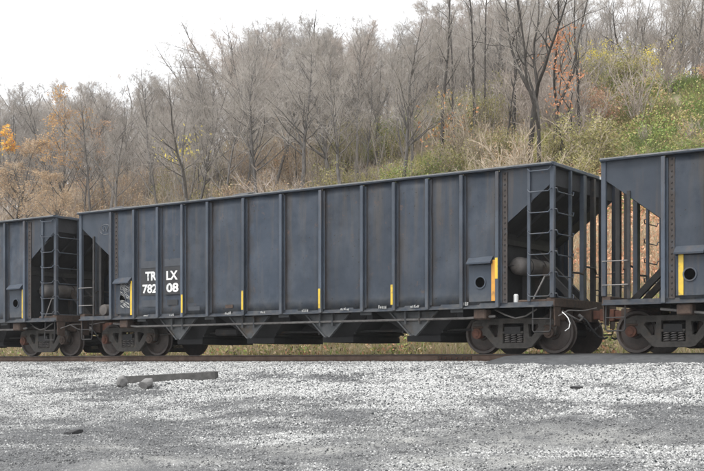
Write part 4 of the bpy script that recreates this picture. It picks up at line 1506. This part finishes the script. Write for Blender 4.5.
hero(dark1, 531, 18.0, -50, 'large crooked dark tree with spreading forks above the end of the lettered car', 2.2)
hero(dark2, 553, 19.5, -80, 'thick dark trunk behind the orange vine leaves', 4.2, 0.8)
hero(dark3, 650, 34, -10, 'low spreading dark tree on the crest above the green slope', 0.9, 1.1)
hero(dark3, 600, 36, 5, 'leaning dark tree among the brush on the crest left of the spreading one', 3.6, 0.9)
hero(slim, 297, 20.5, 100, 'small leaning dark trunk above the middle of the lettered car', 0.3, 1.0, tilt=0.12)
hero(slim, 320, 22, 70, 'dark slender trunk in front of the domed grey crowns', 2.6)
hero(slim, 346, 22.5, 80, 'short dark trunk right of the middle of the lettered car', 5.1)
hero(slim, 404, 24, 40, 'dark trunk left of the bleached snag', 4.0)
dome = Kind('domed_tree', BARK_GREY, TWIG_GREY, 15, 66, r=0.24, n1=17, n2=7, n3=7, n4=2, ang=(0.4, 0.9), spread=0.34, wob=0.09, up=0.07, forks=4, fork_z=0.30, twig=0.0065)
for i, (u, yy, tp, lb) in enumerate(((246, 40, 36, 'broad domed grey tree at the left shoulder of the skyline dome'), (276, 44, 13, 'broad domed grey tree at the very top of the rounded skyline'), (312, 42, 15, 'broad domed grey tree just right of the skyline top'), (345, 40, 19, 'broad domed grey tree left of the dip in the skyline'), (60, 44, 80, 'broad domed grey tree on the low skyline at far left'), (200, 42, 56, 'broad domed grey tree where the skyline starts to climb'))):
    hero(dome, u, yy, tp, lb, 1.1 * i, 1.2)
hero(slim2, 474, 22, -60, 'thin dark trunk just left of the straight pole trunk', 2.0, 0.9)
hero(slim2, 512, 21, -60, 'upright dark trunk left of the crooked forks', 0.8, 1.1)
hero(dark2, 540, 16.8, -90, 'dark twin trunk directly behind the laddered car end', 1.5, 0.75)
hero(slim2, 580, 21, -50, 'slim dark trunk right of the orange vine leaves', 3.9, 1.0)
hero(slim2, 505, 19, 40, 'short dark trunk leaning over the pale bare shrub', 5.0, 1.2, tilt=-0.1)
hero(slim2, 160, 26, 100, 'dark trunk standing behind the white car lettering', 1.0, 1.0)
hero(slim2, 127, 28, 95, 'dark trunk left of the shrub with yellow leaf sprays', 2.2, 1.0)
hero(slim2, 238, 27, 60, 'dark trunk below the left shoulder of the skyline dome', 4.1, 1.0)
hero(slim2, 375, 23, 45, 'dark trunk midway along the wood, right of the dip in the skyline', 0.2, 1.0)
# orange vine leaves hanging on the thick trunk
rng = np.random.default_rng(77)
vx = float(at(566, 42.6)); vy = 17.9
vz0 = zat(563, 118, 42.6); vz1 = zat(567, 26, 42.6)
k = 430
zz = vz0 + (vz1 - vz0) * rng.random(k) ** 0.75
cl = fbm(zz * 1.2, zz * 0 + 2.0, 3, 3)
pts = np.stack([vx + (zz - vz0) * 0.05 + rng.normal(0, 0.30, k) + (cl - 0.5) * 1.8, vy + rng.normal(0, 0.2, k), zz], 1)
V, Fq, cc = leaf_quads(rng, pts, 0.065, ORN)
vine = empty('vine', (vx, vy, float(gz(vx, vy))))
lo = link('foliage', fast_mesh('foliage', V - np.array(vine.location), Fq, LEAF, cols=cc), vine)
st = [(np.array([[0.25 * math.sin(i * 1.7 + q), 0.2 * math.cos(i * 1.3 + q), (vz1 - vine.location.z) * i / 9] for i in range(10)]), np.linspace(0.035, 0.012, 10)) for q in (0, 2)]
V, Fq = tubes(st, 5)
link('stem', fast_mesh('stem', V, Fq, BARK_DARK), vine)
tag(vine, 'climbing vine with bright orange leaves hanging on the thick dark trunk', 'vine')

snag = Kind('snag', SNAG, SNAG, 9, 91, r=0.13, start=0.45, n1=5, n2=2, n3=1, n4=0, ang=(0.6, 1.0), spread=0.4, wob=0.05, up=0.1, twig=0.012)
hero(snag, 421, 21, 92, 'pale bleached dead snag with one broken side limb', 2.9, cat='dead tree')

# leafy trees and shrubs
brown = Kind('russet_tree', BARK_GREY, TWIG_TAN, 10, 81, r=0.14, start=0.15, n1=26, n2=7, n3=7, n4=1, ang=(0.5, 1.1), spread=0.42, up=0.08, forks=1, twig=0.008,
             leaf=dict(n=7500, size=0.050, cols=[(0.48, 0.34, 0.21), (0.55, 0.41, 0.27), (0.42, 0.29, 0.19), (0.60, 0.47, 0.32)]))
gold = tall[1].make_leaves(5, 2800, 0.085, [(0.66, 0.42, 0.16), (0.60, 0.36, 0.16), (0.52, 0.32, 0.17)], (0.5, 1.0))
russ = tall[0].make_leaves(6, 1200, 0.085, [(0.50, 0.32, 0.2), (0.44, 0.28, 0.19), (0.54, 0.37, 0.24)], (0.2, 0.8))
ylf = brown.make_leaves(7, 500, 0.10, [(0.75, 0.45, 0.04), (0.72, 0.36, 0.04), (0.70, 0.24, 0.06)], (0.80, 1.0), sel=(3, 1.6))
hero(brown, 14, 16, 132, 'bushy russet brown tree above the left hopper car, leaves still on', 0.5, 1.35)
hero(brown, 66, 15.5, 168, 'smaller russet tree right of the bushy one at the left', 2.5, 1.2)
hero(brown, -30, 17, 135, 'russet brown tree at the left edge of the view', 4.4, 1.3)
hero(tall[1], 60, 17.5, 84, 'tall tree with thin golden leaves in its top at the left', 1.2, 1.0, leaves=gold)
hero(tall[0], 82, 19, 92, 'tall tree with sparse russet leaves right of the golden topped one', 3.3, 1.0, leaves=russ)
yk = Kind('golden_tree', BARK_GREY, TWIG_TAN, 9, 84, r=0.1, start=0.5, n1=12, n2=5, n3=5, n4=1, ang=(0.3, 0.8), spread=0.2, twig=0.007,
          leaf=dict(n=560, size=0.075, cols=[(0.80, 0.55, 0.12), (0.78, 0.46, 0.10), (0.72, 0.34, 0.12)], zr=(0.82, 1.0)))
hero(yk, 34, 16.5, 122, 'small tree with a bright yellow orange top above the russet brown tree', 0.4)

# brush: many stemmed bare shrubs
def gen_shrub(seed, H, stems, twigm, leaf=None, name='bare_shrub', spread=0.5, twig=0.007, n2=7, n3=4):
    r_ = np.random.default_rng(seed)
    st, fi, tips = [], [], []
    for _ in range(stems):
        a = r_.uniform(0, 6.28); q = r_.uniform(0.05, spread)
        d = unit(np.array([math.cos(a) * q, math.sin(a) * q, 1]))
        p0 = np.array([math.cos(a) * 0.25 * r_.random(), math.sin(a) * 0.25 * r_.random(), -0.15])
        b = branch(r_, p0, d, H * r_.uniform(0.6, 1.0), 0.016, 7, 0.10, 0.03, 0.3)
        st.append(b)
        for _ in range(n2):
            f = r_.uniform(0.2, 1.0); j = min(int(f * 6), 5)
            b2 = branch(r_, b[0][j], side_dir(r_, unit(b[0][j + 1] - b[0][j]), r_.uniform(0.3, 0.8)), H * r_.uniform(0.15, 0.35), 0.010, 4, 0.15, 0.06, 0.5)
            fi.append(b2)
            for _ in range(n3):
                j3 = r_.integers(0, 3)
                b3 = branch(r_, b2[0][j3], side_dir(r_, unit(b2[0][j3 + 1] - b2[0][j3]), r_.uniform(0.3, 0.8)), H * r_.uniform(0.06, 0.14), twig, 3, 0.15, 0.05, 0.5)
                fi.append(b3); tips.append(b3[0][-1])
    V1, F1 = tubes(st, 4); V3, F3 = tubes(fi, 3)
    k = Kind.__new__(Kind)
    k.name, k.H = name, H
    k.trunk = fast_mesh('stems', V1, F1, twigm)
    k.crown = fast_mesh('crown', V3, F3, twigm)
    k.H = float(np.percentile(V3[:, 2], 99.5))
    k.tips = np.array(tips)
    k.leaves = None
    if leaf:
        k.leaves = k.make_leaves(seed, **leaf)
    return k


sh_tan = [gen_shrub(200 + i, 2.6, 14, TWIG_TAN) for i in range(2)]
sh_grey = [gen_shrub(210 + i, 3.0, 12, TWIG_RED, spread=0.45) for i in range(2)]
OLIVE = [(0.28, 0.275, 0.115), (0.36, 0.33, 0.145), (0.23, 0.23, 0.105), (0.43, 0.37, 0.18)]
GREEN = [(0.17, 0.24, 0.08), (0.22, 0.28, 0.09), (0.30, 0.32, 0.12), (0.40, 0.37, 0.14)]
TANL = [(0.52, 0.39, 0.25), (0.44, 0.33, 0.22), (0.56, 0.44, 0.29), (0.42, 0.28, 0.19)]
RUS = [(0.58, 0.34, 0.22), (0.62, 0.40, 0.27), (0.50, 0.28, 0.19), (0.60, 0.46, 0.32)]
sh_olive = gen_shrub(220, 2.2, 12, TWIG_TAN, dict(n=3600, size=0.036, cols=OLIVE), 'leafy_shrub')
sh_green = gen_shrub(221, 1.9, 12, TWIG_TAN, dict(n=3800, size=0.036, cols=GREEN), 'leafy_shrub')
sh_leaf = gen_shrub(222, 2.4, 12, TWIG_TAN, dict(n=2200, size=0.036, cols=TANL), 'leafy_shrub')
sh_rus = gen_shrub(223, 1.8, 12, TWIG_TAN, dict(n=2400, size=0.036, cols=RUS), 'leafy_shrub')
sh_yel = gen_shrub(224, 3.6, 12, TWIG_GREY, dict(n=900, size=0.045, cols=YEL, zr=(0.68, 1.0)), 'leafy_shrub')
sh_yels = gen_shrub(226, 3.6, 9, TWIG_GREY, dict(n=130, size=0.075, cols=YEL, zr=(0.68, 1.0)), 'leafy_shrub')

LBL = {'tan': 'pale tan bare shrub', 'grey': 'reddish grey bare shrub', 'olive': 'olive leaved shrub', 'green': 'green leaved shrub', 'leaf': 'dry tan leaved shrub', 'rus': 'low reddish leaved shrub'}
rng = np.random.default_rng(15)
cnt = 0
for _ in range(9000):
    if cnt >= 280:
        break
    u = rng.uniform(-50, 760)
    y = rng.uniform(15.0, 31)
    x = float(at(u, y - CAM_Y))
    q = rng.random()
    if u < 150:
        key = 'leaf' if q < 0.55 else ('tan' if q < 0.9 else 'grey')
    elif u < 330:
        key = 'tan' if q < 0.4 else ('olive' if q < 0.58 else ('leaf' if q < 0.85 else 'grey'))
    elif u < 520:
        key = 'olive' if q < 0.40 else ('green' if q < 0.66 else ('tan' if q < 0.82 else ('leaf' if q < 0.9 else 'grey')))
    else:
        if u > 635 and y > 21 and rng.random() < 0.8:
            continue
        key = 'grey' if (q < 0.70 and y > 20) else ('olive' if q < 0.85 else ('green' if q < 0.92 else 'rus'))
    k = {'tan': sh_tan[rng.integers(0, 2)], 'grey': sh_grey[rng.integers(0, 2)], 'olive': sh_olive, 'green': sh_green, 'leaf': sh_leaf, 'rus': sh_rus}[key]
    sc = rng.uniform(0.6, 1.25)
    if u > 600 and y < 22:
        sc *= 0.55
    lb = '%s %s brush %s' % (LBL[key], 'low in the' if y < 21 else 'higher up in the', zone(u))
    k.place(x, y, lb, lb.replace('shrub', 'shrubs'), sc, rng.uniform(0, 6.28), rng.uniform(0.9, 1.4), cat='shrub')
    cnt += 1


def shrub_at(k, u, y, h, label, wide=1.0, rz=0.0):
    x = float(at(u, y - CAM_Y))
    k.place(x, y, label, None, h / k.H, rz, wide, cat='shrub')


shrub_at(sh_tan[0], 512, 15.5, 3.1, 'large pale many stemmed bare shrub rising over the end of the lettered car', 0.95, 0.4)
shrub_at(sh_tan[1], 528, 15.0, 2.8, 'pale bare shrub between the large pale one and the crooked tree', 1.2, 1.4)
shrub_at(sh_yel, 596, 27.5, 2.7, 'shrub with clear yellow leaves at its top, left of the crest', 0.9, 0.3)
shrub_at(sh_yel, 650, 28.5, 2.4, 'yellow topped shrub below the low spreading dark tree', 1.2, 2.3)
shrub_at(sh_yels, 182, 20, 4.4, 'shrub with yellow leaf sprays among the grey trunks at the left', 0.8, 1.3)
shrub_at(gen_shrub(230, 2.6, 9, TWIG_TAN, dict(n=170, size=0.055, cols=[(0.66, 0.36, 0.16), (0.62, 0.30, 0.15), (0.62, 0.44, 0.16)], zr=(0.4, 1)), 'leafy_shrub'), 450, 19, 3.4, 'shrub with orange leaves at the foot of the paired dark stems', 1.0, 0.2)

# ------------------------------------------------------------------ weeds and leaf litter
def blades(rng, x, y, h, w, cols, lean=0.35):
    k = len(x)
    z = gz(x, y)
    a = rng.uniform(0, 6.28, k)
    hh = h * rng.uniform(0.4, 1.15, k)
    lx = rng.normal(0, lean, k) * hh; ly = rng.normal(0, lean, k) * hh
    ww = w * rng.uniform(0.6, 1.3, k)
    b0 = np.stack([x - np.cos(a) * ww, y - np.sin(a) * ww, z - 0.03], 1)
    b1 = np.stack([x + np.cos(a) * ww, y + np.sin(a) * ww, z - 0.03], 1)
    m0 = np.stack([x + lx * 0.35 + np.cos(a) * ww * 0.7, y + ly * 0.35 + np.sin(a) * ww * 0.7, z + hh * 0.6], 1)
    m1 = np.stack([x + lx * 0.35 - np.cos(a) * ww * 0.7, y + ly * 0.35 - np.sin(a) * ww * 0.7, z + hh * 0.6], 1)
    t0 = np.stack([x + lx + np.cos(a) * ww * 0.15, y + ly, z + hh], 1)
    t1 = np.stack([x + lx - np.cos(a) * ww * 0.15, y + ly, z + hh], 1)
    V = np.stack([b0, b1, m0, m1, t0, t1], 1).reshape(-1, 3)
    i = np.arange(k)[:, None] * 6
    Fq = np.concatenate([i + np.array([[0, 1, 2, 3]]), i + np.array([[3, 2, 4, 5]])])
    cc = np.array(cols)[rng.integers(0, len(cols), k)] * rng.uniform(0.75, 1.25, (k, 1))
    return V, Fq, np.repeat(cc, 6, 0)


def clump(rng, k, u0, u1, y0, y1, seed, lo=0.35, hi=0.6):
    u = rng.uniform(u0, u1, k * 4); y = rng.uniform(y0, y1, k * 4)
    x = at(u, y - CAM_Y)
    keep = rng.random(k * 4) < np.interp(fbm(x * 0.7, y * 0.7, seed, 4), [lo, hi], [0.02, 1])
    return x[keep][:k], y[keep][:k]


STRAW = [(0.56, 0.48, 0.32), (0.48, 0.40, 0.26), (0.62, 0.55, 0.40), (0.40, 0.33, 0.22)]
rng = np.random.default_rng(44)
# weed strip seen under and between the cars
x, y = clump(rng, 26000, -60, 780, 3.9, 8.0, 61, 0.25, 0.5)
V, Fq, cc = blades(rng, x, y, 0.62, 0.012, STRAW + [(0.28, 0.32, 0.11), (0.38, 0.36, 0.16), (0.50, 0.34, 0.24)])
tag(link('weeds', fast_mesh('weeds', V, Fq, LEAF, cols=cc)), kind='stuff')
x, y = clump(rng, 26000, -60, 780, 3.9, 7.5, 62, 0.35, 0.55)
V, Fq, cc = leaf_quads(rng, np.stack([x, y, gz(x, y) + 0.5 * rng.random(len(x)) ** 1.1], 1), 0.062, [(0.50, 0.38, 0.24), (0.28, 0.36, 0.11), (0.60, 0.32, 0.20), (0.68, 0.56, 0.38), (0.40, 0.42, 0.14), (0.16, 0.20, 0.06), (0.12, 0.10, 0.06)])
tag(link('weeds', fast_mesh('weeds', V, Fq, LEAF, cols=cc)), kind='stuff')
# tall dry canes on the bank between the cars
x, y = clump(rng, 7000, 540, 720, 5.5, 12, 63, 0.3, 0.5)
V, Fq, cc = blades(rng, x, y, 1.3, 0.009, STRAW, 0.25)
tag(link('weeds', fast_mesh('weeds', V, Fq, LEAF, cols=cc)), kind='stuff')
# reddish leaves on the bank
x, y = clump(rng, 34000, 540, 720, 7.0, 17, 64, 0.25, 0.45)
V, Fq, cc = leaf_quads(rng, np.stack([x, y, gz(x, y) + 0.9 * rng.random(len(x)) ** 1.5], 1), 0.055, [(0.62, 0.33, 0.20), (0.66, 0.40, 0.26), (0.52, 0.26, 0.16), (0.60, 0.44, 0.30)])
tag(link('bank_leaves', fast_mesh('bank_leaves', V, Fq, LEAF, cols=cc)), kind='stuff')
# yellowish grass on the slope above the cars
x, y = clump(rng, 26000, 150, 560, 14, 21, 65, 0.35, 0.55)
V, Fq, cc = blades(rng, x, y, 0.8, 0.016, [(0.50, 0.46, 0.18), (0.42, 0.40, 0.16), (0.56, 0.50, 0.28), (0.30, 0.33, 0.11)])
tag(link('grass', fast_mesh('grass', V, Fq, LEAF, cols=cc)), kind='stuff')
# green slope at the right
x, y = clump(rng, 80000, 560, 780, 14, 29, 66, 0.32, 0.52)
green = np.array([(0.20, 0.26, 0.09), (0.27, 0.31, 0.11), (0.16, 0.21, 0.075)]); dry = np.array([(0.36, 0.31, 0.15), (0.42, 0.36, 0.20), (0.30, 0.28, 0.12), (0.27, 0.22, 0.13), (0.24, 0.25, 0.09)])
V, Fq, cc = blades(rng, x, y, 0.40, 0.013, [(1, 1, 1)], 0.5)
pg = np.clip((column(x, y) - 585) / 60, 0, 1) * np.interp(fbm(x * 0.5, y * 0.5, 71, 4), [0.32, 0.52], [0.25, 1.0])
sel = rng.random(len(x)) < pg
bc = np.where(sel[:, None], green[rng.integers(0, 3, len(x))], dry[rng.integers(0, 5, len(x))])
cc = cc * np.repeat(bc, 6, 0)
tag(link('grass', fast_mesh('grass', V, Fq, LEAF, cols=cc)), kind='stuff')
x, y = clump(rng, 42000, 545, 780, 13, 29, 70, 0.30, 0.5)
V, Fq, cc = leaf_quads(rng, np.stack([x, y, gz(x, y) + 0.65 * rng.random(len(x)) ** 1.4 * np.interp(fbm(x * 0.8, y * 0.8, 73, 3), [0.35, 0.65], [0.2, 1.6])], 1), 0.05, [(1, 1, 1)])
u_ = column(x, y)
pg = np.clip((u_ - 590) / 60, 0, 1) * np.interp(fbm(x * 0.45, y * 0.45, 71, 4), [0.35, 0.55], [0.1, 0.9])
lg = np.array([(0.26, 0.36, 0.10), (0.34, 0.42, 0.13), (0.44, 0.46, 0.16), (0.20, 0.28, 0.09)]); ly = np.array([(0.52, 0.46, 0.18), (0.46, 0.40, 0.20), (0.56, 0.44, 0.26), (0.36, 0.34, 0.13), (0.54, 0.36, 0.22)])
bc = np.where((rng.random(len(x)) < pg)[:, None], lg[rng.integers(0, 4, len(x))], ly[rng.integers(0, 5, len(x))])
cc = cc * np.repeat(bc, 4, 0)
tag(link('ground_cover', fast_mesh('ground_cover', V, Fq, LEAF, cols=cc)), kind='stuff')
# dry leaves and straw across the wood floor
x, y = clump(rng, 30000, -60, 640, 14, 42, 67, 0.2, 0.5)
V, Fq, cc = leaf_quads(rng, np.stack([x, y, gz(x, y) + 0.5 * rng.random(len(x)) ** 2], 1), 0.055, TANL)
tag(link('leaf_litter', fast_mesh('leaf_litter', V, Fq, LEAF, cols=cc)), kind='stuff')

# ------------------------------------------------------------------ undergrowth: countless bare saplings and twigs filling the wood
rng = np.random.default_rng(91)
k = 5200
u = rng.uniform(-70, 775, k); y = 15 + 48 * rng.random(k) ** 1.1
ok = ~((u > 560) & (y < 27)) & ~((u > 425) & (u < 575) & (y < 19)) & ~((u < 85) & (y < 20))
u, y = u[ok], y[ok]
x = at(u, y - CAM_Y); z = gz(x, y)
polys = []
for i in range(len(x)):
    H = rng.uniform(1.2, 5.0)
    d = unit(np.array([rng.normal(0, 0.16), rng.normal(0, 0.16), 1.0]))
    b = branch(rng, np.array([x[i], y[i], z[i] - 0.1]), d, H, 0.006 + 0.0018 * H, 4, 0.07, 0.02, 0.3)
    polys.append(b)
    for _ in range(9):
        f = rng.uniform(0.2, 1.0); j = min(int(f * 3), 2); q = f * 3 - j
        p = b[0][j] * (1 - q) + b[0][j + 1] * q
        polys.append(branch(rng, p, side_dir(rng, d, rng.uniform(0.3, 0.9)), H * rng.uniform(0.12, 0.3), 0.006, 3, 0.18, 0.12, 0.5))
V, Fq = tubes(polys, 3)
tag(link('undergrowth', fast_mesh('undergrowth', V, Fq, TWIG_UNDER)), kind='stuff')

# ------------------------------------------------------------------ damp autumn air between the track and the far wood
t = NT('thin haze')
pv = t.n('ShaderNodeVolumePrincipled')
pv.inputs['Color'].default_value = (0.96, 0.97, 0.98, 1)
pv.inputs['Density'].default_value = 0.0004
pv.inputs['Anisotropy'].default_value = 0.3
t.t.nodes.remove(t.b)
t.l(pv.outputs[0], t.out.inputs['Volume'])
tag(MB().box(-310, 290, -290, 290, -8, 52).build('haze', t.m), kind='stuff')
print('TRIS', sum(sum(len(p.vertices) - 2 for p in m.polygons) for m in bpy.data.meshes if m.users))
